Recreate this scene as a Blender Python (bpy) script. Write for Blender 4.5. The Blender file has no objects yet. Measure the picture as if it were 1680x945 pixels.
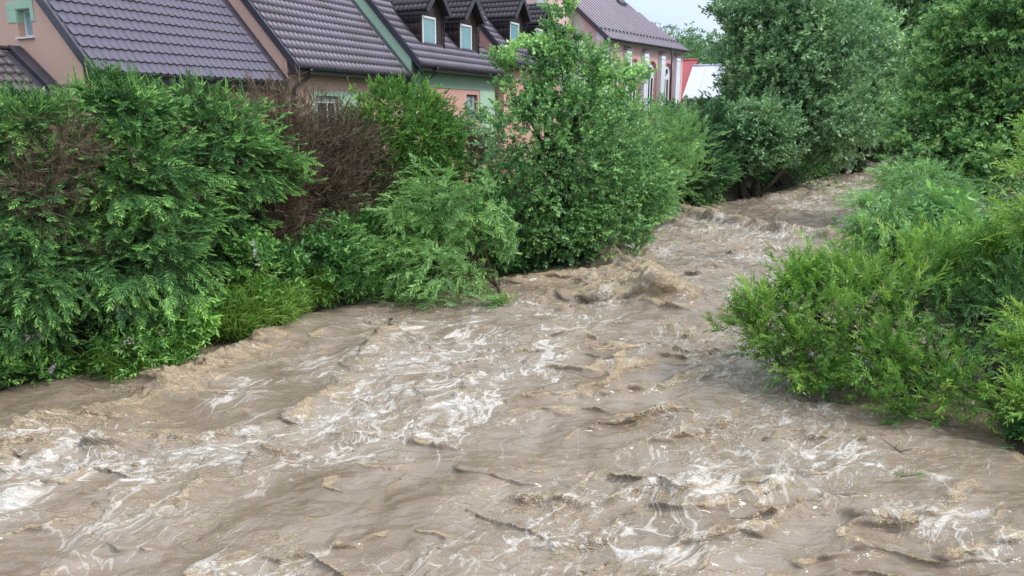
import bpy, math, random
import numpy as np
from mathutils import Vector

rng = np.random.default_rng(7)
random.seed(7)
R = math.radians
SC = bpy.context.scene
COL = SC.collection

# ------------------------------------------------------------------ camera, world, sun
cam_d = bpy.data.cameras.new("camera")
cam = bpy.data.objects.new("camera", cam_d)
COL.objects.link(cam)
cam.location = (0, 0, 4.5)
cam.rotation_euler = (R(90 - 12.935), 0, 0)
cam_d.sensor_width = 36
cam_d.lens = 26.36
cam_d.clip_start = 0.1
cam_d.clip_end = 2500
SC.camera = cam
SUN_EL, SUN_AZ = 50, 105      # azimuth measured from +y towards +x
w = bpy.data.worlds.new("World")
SC.world = w
w.use_nodes = True
wn, wl = w.node_tree.nodes, w.node_tree.links
bg = wn["Background"]
sky = wn.new("ShaderNodeTexSky")
sky.sky_type = 'NISHITA'
sky.sun_disc = False
sky.sun_elevation = R(SUN_EL)
sky.sun_rotation = R(SUN_AZ)
sky.air_density = 1.0
sky.dust_density = 3.0
tc = wn.new("ShaderNodeTexCoord")
mp = wn.new("ShaderNodeMapping")
mp.inputs['Scale'].default_value = (1, 1, 2.6)
cn = wn.new("ShaderNodeTexNoise")
cn.inputs['Scale'].default_value = 2.2
cn.inputs['Detail'].default_value = 5
cn.inputs['Roughness'].default_value = .55
wl.new(tc.outputs['Generated'], mp.inputs['Vector'])
wl.new(mp.outputs['Vector'], cn.inputs['Vector'])
cr = wn.new("ShaderNodeValToRGB")
cr.color_ramp.elements[0].position = .36
cr.color_ramp.elements[0].color = (5.1, 6.3, 8.2, 1)
cr.color_ramp.elements[1].position = .66
cr.color_ramp.elements[1].color = (7.0, 7.8, 9.0, 1)
wl.new(cn.outputs['Fac'], cr.inputs['Fac'])
# overcast dome: luminance grows from the horizon to the zenith as (1 + 2 sin e) / 3
sx = wn.new("ShaderNodeSeparateXYZ")
wl.new(tc.outputs['Generated'], sx.inputs[0])
ma = wn.new("ShaderNodeMath")
ma.operation = 'MULTIPLY_ADD'
ma.use_clamp = False
ma.inputs[1].default_value = 1.25
ma.inputs[2].default_value = .74
mm = wn.new("ShaderNodeMath")
mm.operation = 'MAXIMUM'
mm.inputs[1].default_value = 0
wl.new(sx.outputs['Z'], mm.inputs[0])
wl.new(mm.outputs[0], ma.inputs[0])
vm = wn.new("ShaderNodeVectorMath")
vm.operation = 'SCALE'
wl.new(cr.outputs['Color'], vm.inputs[0])
wl.new(ma.outputs[0], vm.inputs['Scale'])
mx = wn.new("ShaderNodeMix")
mx.data_type = 'RGBA'
mx.inputs[0].default_value = .86
wl.new(sky.outputs['Color'], mx.inputs[6])
wl.new(vm.outputs[0], mx.inputs[7])
wl.new(mx.outputs[2], bg.inputs['Color'])
bg.inputs['Strength'].default_value = 0.1
sd = bpy.data.lights.new("sun", 'SUN')
sd.energy = 1.5
sd.angle = R(14)
sd.color = (1, .97, .92)
so = bpy.data.objects.new("sun", sd)
COL.objects.link(so)
so.rotation_euler = (R(90 - SUN_EL), 0, R(180 - SUN_AZ))
SC.view_settings.view_transform = 'Standard'
SC.view_settings.look = 'None'
SC.view_settings.gamma = 1
SC.view_settings.exposure = 0.68
SC.render.engine = 'CYCLES'
SC.cycles.use_denoising = True
SC.cycles.max_bounces = 5
SC.cycles.transparent_max_bounces = 4

# ------------------------------------------------------------------ helpers
def tag(o, label=None, cat=None, group=None, kind=None):
    if label: o['label'] = label
    if cat: o['category'] = cat
    if group: o['group'] = group
    if kind: o['kind'] = kind
    return o

def link(o, parent=None):
    COL.objects.link(o)
    if parent is not None: o.parent = parent
    return o

def empty(name, loc=(0, 0, 0), rz=0):
    o = bpy.data.objects.new(name, None)
    o.location = loc
    o.rotation_euler = (0, 0, rz)
    o.empty_display_size = .3
    return link(o)

def sp(c): return (c[0], c[1], c[2], 1)

def mat(name, col, rough=.7, spec=.4, metal=0, noise=None, bump=None, trans=0, coat=0):
    """noise=(scale, amount, second colour); bump=(scale, strength, distance)"""
    m = bpy.data.materials.new(name)
    m.use_nodes = True
    n, l = m.node_tree.nodes, m.node_tree.links
    b = n['Principled BSDF']
    b.inputs['Base Color'].default_value = sp(col)
    b.inputs['Roughness'].default_value = rough
    b.inputs['Specular IOR Level'].default_value = spec
    b.inputs['Metallic'].default_value = metal
    b.inputs['Coat Weight'].default_value = coat
    t = n.new('ShaderNodeTexCoord')
    if noise:
        nt = n.new('ShaderNodeTexNoise')
        nt.inputs['Scale'].default_value = noise[0]
        nt.inputs['Detail'].default_value = 6
        l.new(t.outputs['Object'], nt.inputs['Vector'])
        r = n.new('ShaderNodeValToRGB')
        r.color_ramp.elements[0].position = .38
        r.color_ramp.elements[1].position = .66
        r.color_ramp.elements[0].color = sp(col)
        r.color_ramp.elements[1].color = sp([a * (1 - noise[1]) + c * noise[1] for a, c in zip(col, noise[2])])
        l.new(nt.outputs['Fac'], r.inputs['Fac'])
        l.new(r.outputs['Color'], b.inputs['Base Color'])
    if bump:
        nb = n.new('ShaderNodeTexNoise')
        nb.inputs['Scale'].default_value = bump[0]
        nb.inputs['Detail'].default_value = 5
        l.new(t.outputs['Object'], nb.inputs['Vector'])
        bp = n.new('ShaderNodeBump')
        bp.inputs['Strength'].default_value = bump[1]
        bp.inputs['Distance'].default_value = bump[2]
        l.new(nb.outputs['Fac'], bp.inputs['Height'])
        l.new(bp.outputs['Normal'], b.inputs['Normal'])
    return m

def np_mesh(name, verts, faces, material, parent=None, attrs=None, smooth=False, vec_attrs=None):
    """verts (N,3), faces (M,k) int array with k fixed"""
    me = bpy.data.meshes.new(name)
    verts = np.asarray(verts, dtype=np.float32)
    faces = np.asarray(faces, dtype=np.int32)
    nf, k = faces.shape
    me.vertices.add(len(verts))
    me.vertices.foreach_set('co', verts.ravel())
    me.loops.add(nf * k)
    me.loops.foreach_set('vertex_index', faces.ravel())
    me.polygons.add(nf)
    me.polygons.foreach_set('loop_start', np.arange(0, nf * k, k, dtype=np.int32))
    me.polygons.foreach_set('loop_total', np.full(nf, k, dtype=np.int32))
    if smooth: me.polygons.foreach_set('use_smooth', np.ones(nf, dtype=bool))
    me.update(calc_edges=True)
    for an, (dom, arr) in (attrs or {}).items():
        a = me.attributes.new(an, 'FLOAT', dom)
        a.data.foreach_set('value', np.asarray(arr, dtype=np.float32))
    for an, arr in (vec_attrs or {}).items():
        a = me.attributes.new(an, 'FLOAT_VECTOR', 'POINT')
        a.data.foreach_set('vector', np.asarray(arr, dtype=np.float32).ravel())
    me.materials.append(material)
    return link(bpy.data.objects.new(name, me), parent)

class MB:
    def __init__(s): s.v, s.f = [], []
    def add(s, vs, fs):
        b = len(s.v)
        s.v += [tuple(p) for p in vs]
        s.f += [tuple(i + b for i in f) for f in fs]
        return s
    def box(s, x0, x1, y0, y1, z0, z1):
        return s.add([(x0, y0, z0), (x1, y0, z0), (x1, y1, z0), (x0, y1, z0), (x0, y0, z1), (x1, y0, z1), (x1, y1, z1), (x0, y1, z1)],
                     [(0, 3, 2, 1), (4, 5, 6, 7), (0, 1, 5, 4), (1, 2, 6, 5), (2, 3, 7, 6), (3, 0, 4, 7)])
    def hexa(s, a, b):
        """a: four bottom points, b: four top points"""
        return s.add(list(a) + list(b), [(0, 3, 2, 1), (4, 5, 6, 7), (0, 1, 5, 4), (1, 2, 6, 5), (2, 3, 7, 6), (3, 0, 4, 7)])
    def extrude(s, poly, d):
        """poly: list of 3D points (planar), d: offset vector"""
        n = len(poly)
        q = [tuple(np.add(p, d)) for p in poly]
        return s.add(list(poly) + q, [tuple(range(n))[::-1], tuple(range(n, 2 * n))] + [(i, (i + 1) % n, n + (i + 1) % n, n + i) for i in range(n)])
    def tube(s, pts, rad, n=8, cap=True):
        pts = [np.array(p, float) for p in pts]
        if not hasattr(rad, '__len__'): rad = [rad] * len(pts)
        rings = []
        for i, p in enumerate(pts):
            t = pts[min(i + 1, len(pts) - 1)] - pts[max(i - 1, 0)]
            t = t / (np.linalg.norm(t) + 1e-9)
            a = np.cross(t, (0, 0, 1) if abs(t[2]) < .9 else (1, 0, 0))
            a /= np.linalg.norm(a)
            b = np.cross(t, a)
            rings.append([p + rad[i] * (a * math.cos(2 * math.pi * k / n) + b * math.sin(2 * math.pi * k / n)) for k in range(n)])
        vs = [tuple(q) for r in rings for q in r]
        fs = [(i * n + k, i * n + (k + 1) % n, (i + 1) * n + (k + 1) % n, (i + 1) * n + k) for i in range(len(pts) - 1) for k in range(n)]
        if cap: fs += [tuple(range(n))[::-1], tuple(range((len(pts) - 1) * n, len(pts) * n))]
        return s.add(vs, fs)
    def build(s, name, material, parent=None, smooth=False):
        me = bpy.data.meshes.new(name)
        me.from_pydata(s.v, [], s.f)
        if smooth:
            for p in me.polygons: p.use_smooth = True
        me.materials.append(material)
        return link(bpy.data.objects.new(name, me), parent)

_P = {}
def perlin(x, y, seed=0):
    if seed not in _P:
        r = np.random.default_rng(seed + 100)
        a = r.random((256, 256)) * 2 * math.pi
        _P[seed] = (np.cos(a), np.sin(a))
    gx, gy = _P[seed]
    x = np.asarray(x, float); y = np.asarray(y, float)
    xi, yi = np.floor(x).astype(int), np.floor(y).astype(int)
    xf, yf = x - xi, y - yi
    u = xf * xf * xf * (xf * (xf * 6 - 15) + 10)
    v = yf * yf * yf * (yf * (yf * 6 - 15) + 10)
    def g(i, j):
        a, b = (xi + i) & 255, (yi + j) & 255
        return gx[a, b] * (xf - i) + gy[a, b] * (yf - j)
    return ((g(0, 0) * (1 - u) + g(1, 0) * u) * (1 - v) + (g(0, 1) * (1 - u) + g(1, 1) * u) * v) * 1.5
def fbm(x, y, o=4, seed=0):
    r = 0; a = 1
    for i in range(o):
        r = r + a * perlin(x * 2 ** i, y * 2 ** i, seed + i); a *= .5
    return r
def sstep(a, b, x):
    t = np.clip((x - a) / (b - a), 0, 1)
    return t * t * (3 - 2 * t)
def seg_dist(px, py, pts):
    """distance from points to a polyline"""
    d = np.full(np.shape(px), 1e9)
    for (ax, ay), (bx, by) in zip(pts[:-1], pts[1:]):
        dx, dy = bx - ax, by - ay
        t = np.clip(((px - ax) * dx + (py - ay) * dy) / (dx * dx + dy * dy), 0, 1)
        d = np.minimum(d, np.hypot(px - ax - t * dx, py - ay - t * dy))
    return d

# ------------------------------------------------------------------ materials of the buildings
M = {}
M['tile'] = mat('roof_metal', (.125, .106, .135), .46, .5, .35, noise=(.9, .7, (.085, .068, .075)), bump=(30, .12, .01))
M['tile_dark'] = mat('dark_roof_metal', (.055, .04, .043), .42, .45, .1, noise=(1.6, .5, (.09, .07, .07)), bump=(30, .12, .01))
M['trim'] = mat('dark_sheet_trim', (.045, .042, .055), .4, .5, .1, noise=(3, .5, (.07, .06, .07)))
M['gutter'] = mat('gutter_metal', (.06, .057, .07), .3, .5, .4, noise=(6, .5, (.1, .09, .1)))
M['peach'] = mat('peach_stucco', (.64, .405, .305), .9, .2, noise=(1.1, .5, (.60, .38, .32)), bump=(60, .35, .01))
M['salmon'] = mat('salmon_stucco', (.66, .36, .30), .9, .2, noise=(1.4, .5, (.58, .34, .28)), bump=(60, .35, .01))
M['green'] = mat('green_stucco', (.27, .36, .27), .9, .2, noise=(1.4, .5, (.23, .31, .25)), bump=(60, .35, .01))
M['green_pale'] = mat('pale_green_stucco', (.42, .58, .42), .9, .2, noise=(2, .5, (.36, .50, .38)), bump=(60, .3, .01))
M['wood'] = mat('dark_wood', (.045, .03, .028), .6, .35, noise=(9, .8, (.075, .05, .042)), bump=(18, .5, .01))
M['frame'] = mat('white_window_frame', (.78, .79, .8), .35, .5, noise=(4, .4, (.7, .71, .72)))
M['sill'] = mat('sill_metal', (.75, .72, .72), .4, .5, noise=(5, .4, (.5, .46, .45)))
M['brownframe'] = mat('brown_window_frame', (.16, .06, .035), .45, .4, noise=(8, .5, (.1, .04, .03)))
M['lintel'] = mat('grey_shutter', (.42, .5, .47), .6, .4, noise=(5, .4, (.3, .36, .35)))
def glass_mat(name, col, rough=.05, tint=.5):
    m = mat(name, col, rough, .9, 0, noise=(1.7, .6, [c * tint for c in col]))
    m.node_tree.nodes['Principled BSDF'].inputs['Coat Weight'].default_value = .6
    m.node_tree.nodes['Principled BSDF'].inputs['Coat Roughness'].default_value = .03
    return m
M['glass'] = glass_mat('window_glass', (.24, .42, .50), .06, .8)
M['glass_dark'] = glass_mat('dark_window_glass', (.05, .07, .08))
M['glass_curtain'] = glass_mat('curtained_glass', (.30, .42, .45), .12, .6)

# ------------------------------------------------------------------ row houses
TH = R(47.5)
TW, TL = .183, .325            # one pressed tile: width along the eave, length up the slope
PHI = R(25.5)
RZ = R(90 - 25.5)
def tile_profile(k=6):
    x = np.linspace(0, 1, k + 1)
    h = .040 * (1 - np.sin(np.pi * x) ** .7)
    return x, h
def tile_strip(origin, along, up, nrm, ncols, nrows, name, material, parent, row0=0, kind='stuff', tw=TW, tl=TL, k=6):
    """many tiles in one mesh: wavy rows, each row stepped over the one below"""
    o, a, u, n = (np.array(q, float) for q in (origin, along, up, nrm))
    x, h = tile_profile(k)
    xs = np.concatenate([(c + x[:-1]) * tw for c in range(ncols)] + [[ncols * tw]])
    hs = np.concatenate([h[:-1]] * ncols + [[h[-1]]])
    vs, fs = [], []
    m = len(xs)
    for r in range(row0, row0 + nrows):
        jit = (rng.random() - .5) * .004
        y0, y1 = r * tl - .012, (r + 1) * tl
        for (y, lift) in ((y0, -.006), (y0, .036), (y1, .002)):
            hh = hs * (0 if lift < 0 else 1) + lift + jit
            if lift < 0: hh = hs - .008
            vs.append(o + np.outer(xs, a) + u * y + np.outer(hh, n))
        b = (r - row0) * 3 * m
        i = np.arange(m - 1)
        for q in (0, 1):
            fs.append(np.stack([b + q * m + i, b + q * m + i + 1, b + (q + 1) * m + i + 1, b + (q + 1) * m + i], 1))
    ob = np_mesh(name, np.concatenate(vs), np.concatenate(fs), material, parent)
    tag(ob, kind=kind)
    return ob

def single_tile_mesh():
    x, h = tile_profile(6)
    vs = []
    ct, st = math.cos(TH), math.sin(TH)
    for (y, lift) in ((-.012, -.008), (-.012, .036), (TL, .002)):
        for xx, hh in zip(x, h):
            q = hh + lift
            vs.append((xx * TW, y * ct - q * st, y * st + q * ct))
    m = len(x)
    fs = [(q * m + i, q * m + i + 1, (q + 1) * m + i + 1, (q + 1) * m + i) for q in (0, 1) for i in range(m - 1)]
    me = bpy.data.meshes.new('tile')
    me.from_pydata(vs, [], fs)
    me.materials.append(M['tile'])
    return me

def wall_cells(mb, axis, pos, thick, cols, z0, holes):
    """vertical wall slab; axis 'x': runs along x at y=pos..pos+thick; axis 'y': runs along y at x=pos..pos+thick.
    cols: (a0, a1, ztop0, ztop1); holes: (a0, a1, zlo, zhi)"""
    for a0, a1, t0, t1 in cols:
        cuts = sorted({a0, a1} | {h[i] for h in holes for i in (0, 1) if a0 < h[i] < a1})
        for c0, c1 in zip(cuts[:-1], cuts[1:]):
            s0 = t0 + (t1 - t0) * (c0 - a0) / (a1 - a0)
            s1 = t0 + (t1 - t0) * (c1 - a0) / (a1 - a0)
            hs = sorted([(h[2], h[3]) for h in holes if h[0] <= c0 + 1e-6 and h[1] >= c1 - 1e-6])
            lo = z0
            spans = []
            for h0, h1 in hs:
                if h0 > lo: spans.append((lo, lo, h0, h0))
                lo = h1
            spans.append((lo, lo, s0, s1))
            for b0, b1, e0, e1 in spans:
                if axis == 'x':
                    mb.hexa([(c0, pos, b0), (c1, pos, b1), (c1, pos + thick, b1), (c0, pos + thick, b0)],
                            [(c0, pos, e0), (c1, pos, e1), (c1, pos + thick, e1), (c0, pos + thick, e0)])
                else:
                    mb.hexa([(pos, c1, b1), (pos, c0, b0), (pos + thick, c0, b0), (pos + thick, c1, b1)],
                            [(pos, c1, e1), (pos, c0, e0), (pos + thick, c0, e0), (pos + thick, c1, e1)])

def window(parent, axis, pos, a0, a1, z0, z1, fw=.05, glass='glass', frame='frame', depth=.05, sill=None, mullion=None):
    """a window in an opening: frame > pane (and sill)"""
    f = MB()
    def bx(p0, p1, q0, q1, d0=0, d1=depth):
        if axis == 'x': f.box(p0, p1, pos + d0, pos + d1, q0, q1)
        else: f.box(pos + d0, pos + d1, p0, p1, q0, q1)
    bx(a0, a0 + fw, z0, z1); bx(a1 - fw, a1, z0, z1)
    bx(a0 + fw, a1 - fw, z0, z0 + fw); bx(a0 + fw, a1 - fw, z1 - fw, z1)
    if mullion is not None: bx(mullion - fw / 2, mullion + fw / 2, z0 + fw, z1 - fw, .004, depth - .004)
    fo = f.build('window', M[frame], parent)
    g = MB()
    if axis == 'x': g.box(a0 + fw * .9, a1 - fw * .9, pos + depth * .45, pos + depth * .6, z0 + fw * .9, z1 - fw * .9)
    else: g.box(pos + depth * .45, pos + depth * .6, a0 + fw * .9, a1 - fw * .9, z0 + fw * .9, z1 - fw * .9)
    g.build('pane', M[glass], fo)
    if sill:
        s = MB()
        so_, mt = sill
        if axis == 'x': s.box(a0 - .04, a1 + .04, pos - so_, pos + .02, z0 - .03, z0 - .004)
        else: s.box(pos - so_, pos + .02, a0 - .04, a1 + .04, z0 - .03, z0 - .004)
        s.build('sill', M[mt], fo)
    return fo

TT = math.tan(TH)
RUN = 5.0
CT, ST = math.cos(TH), math.sin(TH)
def make_house(name, label, E, W, ground, wallmat, pipe_x=None, singles=0, gable_holes=(), front_holes=(), roofmat='tile', right_band=.3, gable_mat=None):
    h = empty(name, (E[0], E[1], ground), RZ)
    tag(h, label, 'house', 'row of attached houses with dark tiled roofs')
    z = E[2] - ground               # eave height in the house's frame
    # walls
    wm = MB()
    wall_cells(wm, 'x', .38, .25, [(.31, W - .05, z + .38 * TT - .1, z + .38 * TT - .1)], -1.5, front_holes)
    wm.build('front_wall', M[wallmat], h)
    gm = MB()
    gy = [(.38, RUN, z + .38 * TT - .08, z + RUN * TT - .08), (RUN, 2 * RUN - .38, z + RUN * TT - .08, z + .38 * TT - .08)]
    wall_cells(gm, 'y', .06, .25, gy, -1.5, gable_holes)
    gm.build('gable_wall', M[gable_mat or wallmat], h)
    bw = MB()
    wall_cells(bw, 'x', 2 * RUN - .63, .25, [(.31, W - .05, z + .38 * TT - .1, z + .38 * TT - .1)], -1.5, [])
    wall_cells(bw, 'y', W - .3, .25, [(.63, RUN, z + .63 * TT - .12, z + RUN * TT - .12), (RUN, 2 * RUN - .63, z + RUN * TT - .12, z + .63 * TT - .12)], -1.5, [])
    bw.build('rear_wall', M[wallmat], h)
    # roof deck
    d = MB()
    d.extrude([(.05, .02, z - .03), (W - .02, .02, z - .03), (W - .02, RUN, z + RUN * TT - .05), (.05, RUN, z + RUN * TT - .05)], (0, 0, -.09))
    d.extrude([(.05, RUN, z + RUN * TT - .05), (W - .02, RUN, z + RUN * TT - .05), (W - .02, 2 * RUN, z - .03), (.05, 2 * RUN, z - .03)], (0, 0, -.09))
    roof = d.build('roof', M['trim'], h)
    nc = int((W - right_band - .06) / TW)
    tw = (W - right_band - .06) / nc
    nr = int(RUN / CT / TL)
    along, up, nrm = (1, 0, 0), (0, CT, ST), (0, -ST, CT)
    base = (.06, 0, z)
    if singles:
        me = single_tile_mesh()
        sx = tw / TW
        for r in range(singles):
            for c in range(nc):
                t = bpy.data.objects.new('tile', me)
                link(t, roof)
                j = (rng.random() - .5) * .003
                t.location = (.06 + c * tw, r * TL * CT - j, z + r * TL * ST + j)
                t.scale = (sx, 1, 1)
        tile_strip(base, along, up, nrm, nc, nr - singles, 'upper_tiles', M[roofmat], roof, row0=singles, tw=tw)
    else:
        tile_strip(base, along, up, nrm, nc, nr, 'roof_tiles', M[roofmat], roof, tw=tw)
    tile_strip((W - right_band, 2 * RUN, z), (-1, 0, 0), (0, -CT, ST), (0, ST, CT), nc, nr, 'rear_roof_tiles', M[roofmat], roof, tw=tw, k=2)
    rc = MB().tube([(.0, RUN, z + RUN * TT + .02), (W, RUN, z + RUN * TT + .02)], .09, 8).build('ridge_cap', M['trim'], h, True)
    # verge on the left: upright board and top flashing; on the right: flat flashing band
    for (x0, x1, lo, hi, nm) in ((-.02, .075, -.2, .07, 'verge_board'), (W - right_band, W + .0, -.16, .062, 'wall_flashing')):
        v = MB()
        for s0, s1 in ((0, 1), (1, 2)):
            ya, yb = (-.03, RUN) if s0 == 0 else (RUN, 2 * RUN + .03)
            za, zb = (z - .03 * TT, z + RUN * TT) if s0 == 0 else (z + RUN * TT, z - .03 * TT)
            v.hexa([(x0, ya, za + lo), (x1, ya, za + lo), (x1, yb, zb + lo), (x0, yb, zb + lo)],
                   [(x0, ya, za + hi), (x1, ya, za + hi), (x1, yb, zb + hi), (x0, yb, zb + hi)])
        v.build(nm, M['trim'], h)
    # soffit, fascia, gutter
    s = MB()
    s.box(.05, W - .02, .0, .38, z - .19, z - .16)
    s.box(.05, W - .02, -.03, -.003, z - .19, z + .005)
    s.build('fascia', M['trim'], h)
    g = MB()
    r = .065
    ring = [(math.cos(a) * r, math.sin(a) * r) for a in np.linspace(math.pi, 2 * math.pi, 9)]
    vs, n = [], len(ring)
    for x in (-.05, W - right_band * .6):
        vs += [(x, -.10 + a, z - .015 + b) for a, b in ring]
        vs += [(x, -.10 + a * .85, z - .012 + b * .85) for a, b in ring[::-1]]
    m = 2 * n
    g.add(vs, [(i, (i + 1) % m, m + (i + 1) % m, m + i) for i in range(m)] + [tuple(range(m)), tuple(range(m, 2 * m))[::-1]])
    g.add([(-.05, -.10 + a, z - .015 + b) for a, b in ring] + [(-.04, -.10 + a, z - .015 + b) for a, b in ring], [tuple(range(n)), tuple(range(n, 2 * n))[::-1]])
    for x in np.arange(.5, W - .3, .9):
        g.box(x, x + .03, -.17, -.03, z - .086, z - .078)
    gut = g.build('gutter', M['gutter'], h)
    if pipe_x is not None:
        p = MB()
        px = pipe_x
        p.tube([(px, -.10, z - .07), (px, -.10, z - .2), (px - .01, -.06, z - .26), (px - .22, .24, z - .50), (px - .25, .3, z - .56), (px - .25, .3, z - .64), (px - .25, .3, 0)], .045, 10)
        for zz in (z - .68, z - 1.6): p.tube([(px - .25, .3, zz), (px - .25, .3, zz - .05)], .056, 10)
        p.tube([(px, -.10, z - .06), (px, -.10, z - .14)], .058, 10)
        p.build('downpipe', M['gutter'], h, True)
    return h, z, roof

GR = 2.0
E1 = np.array([-8.328, 15.5, 5.374]); E2 = np.array([-5.616, 20.372, 5.774])
E3 = np.array([-2.946, 25.158, 6.124]); E4 = np.array([-.004, 30.51, 6.544])
U = np.array([math.sin(PHI), math.cos(PHI), 0]); N = np.array([math.cos(PHI), -math.sin(PHI), 0])

# house 1 (nearest): small gable window with a deep reveal and a green surround
z1 = 5.374 - GR
h1, z, roof1 = make_house('row_house', 'nearest peach row house with a small white gable window and lilac brown tiled roof', E1, 5.62, GR, 'peach', singles=10,
                          gable_holes=[(1.80, 2.26, z1 + .73, z1 + 1.29)])
window(h1, 'y', .20, 1.80, 2.26, z + .73, z + 1.29, .05, 'glass_curtain', sill=None)
s = MB(); s.box(.0, .25, 1.76, 2.32, z + .695, z + .727); s.build('window_sill', M['sill'], h1)
b = MB()
b.box(.045, .0598, 1.68, 2.56, z + 1.292, z + 1.45)
b.box(.045, .0598, 1.68, 1.798, z + 1.03, z + 1.290)
b.box(.045, .0598, 2.262, 2.56, z + 1.03, z + 1.290)
b.build('window_surround', M['green_pale'], h1)
# green painted reveal, upper half
b = MB()
b.box(.0602, .195, 2.248, 2.2598, z + 1.03, z + 1.289); b.box(.0602, .195, 1.801, 2.247, z + 1.276, z + 1.289)
b.build('window_reveal', M['green_pale'], h1)

# house 2
z2 = 5.774 - GR
h2, z, roof2 = make_house('row_house', 'middle peach row house with a green framed ground window behind brown shrubs', E2, 5.5, GR, 'peach', pipe_x=.42,
                          front_holes=[(1.18, 2.10, z2 - 1.75, z2 - .73)])
b = MB()
b.box(.93, 3.2, .362, .3796, z - .727, z - .585); b.box(.93, 1.178, .362, .3796, z - 1.75, z - .729); b.box(2.102, 3.2, .362, .3796, z - 1.75, z - .729)
b.build('window_surround', M['green_pale'], h2)
window(h2, 'x', .47, 1.18, 2.10, z - 1.75, z - .86, .06, 'glass_dark', mullion=1.72)
b = MB(); b.box(1.18, 2.10, .45, .56, z - .855, z - .735); b.build('shutter_box', M['lintel'], h2)

# house 3 with two dormers, green upper wall band and salmon wall below
z3 = 6.124 - GR
h3, z, roof3 = make_house('row_house', 'green and salmon row house with two dark wooden dormers and white windows', E3, 6.05, GR, 'salmon', pipe_x=.85,
                          front_holes=[(.9, 1.55, z3 - 2.0, z3 - .93), (3.72, 4.6, z3 - 2.0, z3 - .85)], gable_mat='green_pale', right_band=.12)
b = MB(); b.box(.02, 6.0, .355, .3794, z - .68, z + .30); b.build('green_band', M['green'], h3)
b = MB(); b.box(4.75, 6.0, .352, .3792, z - 3.0, z - .683); b.build('green_panel', M['green_pale'], h3)
window(h3, 'x', .46, .9, 1.55, z - 2.0, z - .93, .05, 'glass_dark', 'brownframe')
window(h3, 'x', .46, 3.72, 4.6, z - 2.0, z - .85, .06, 'glass_curtain', 'brownframe', mullion=4.25)

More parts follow.
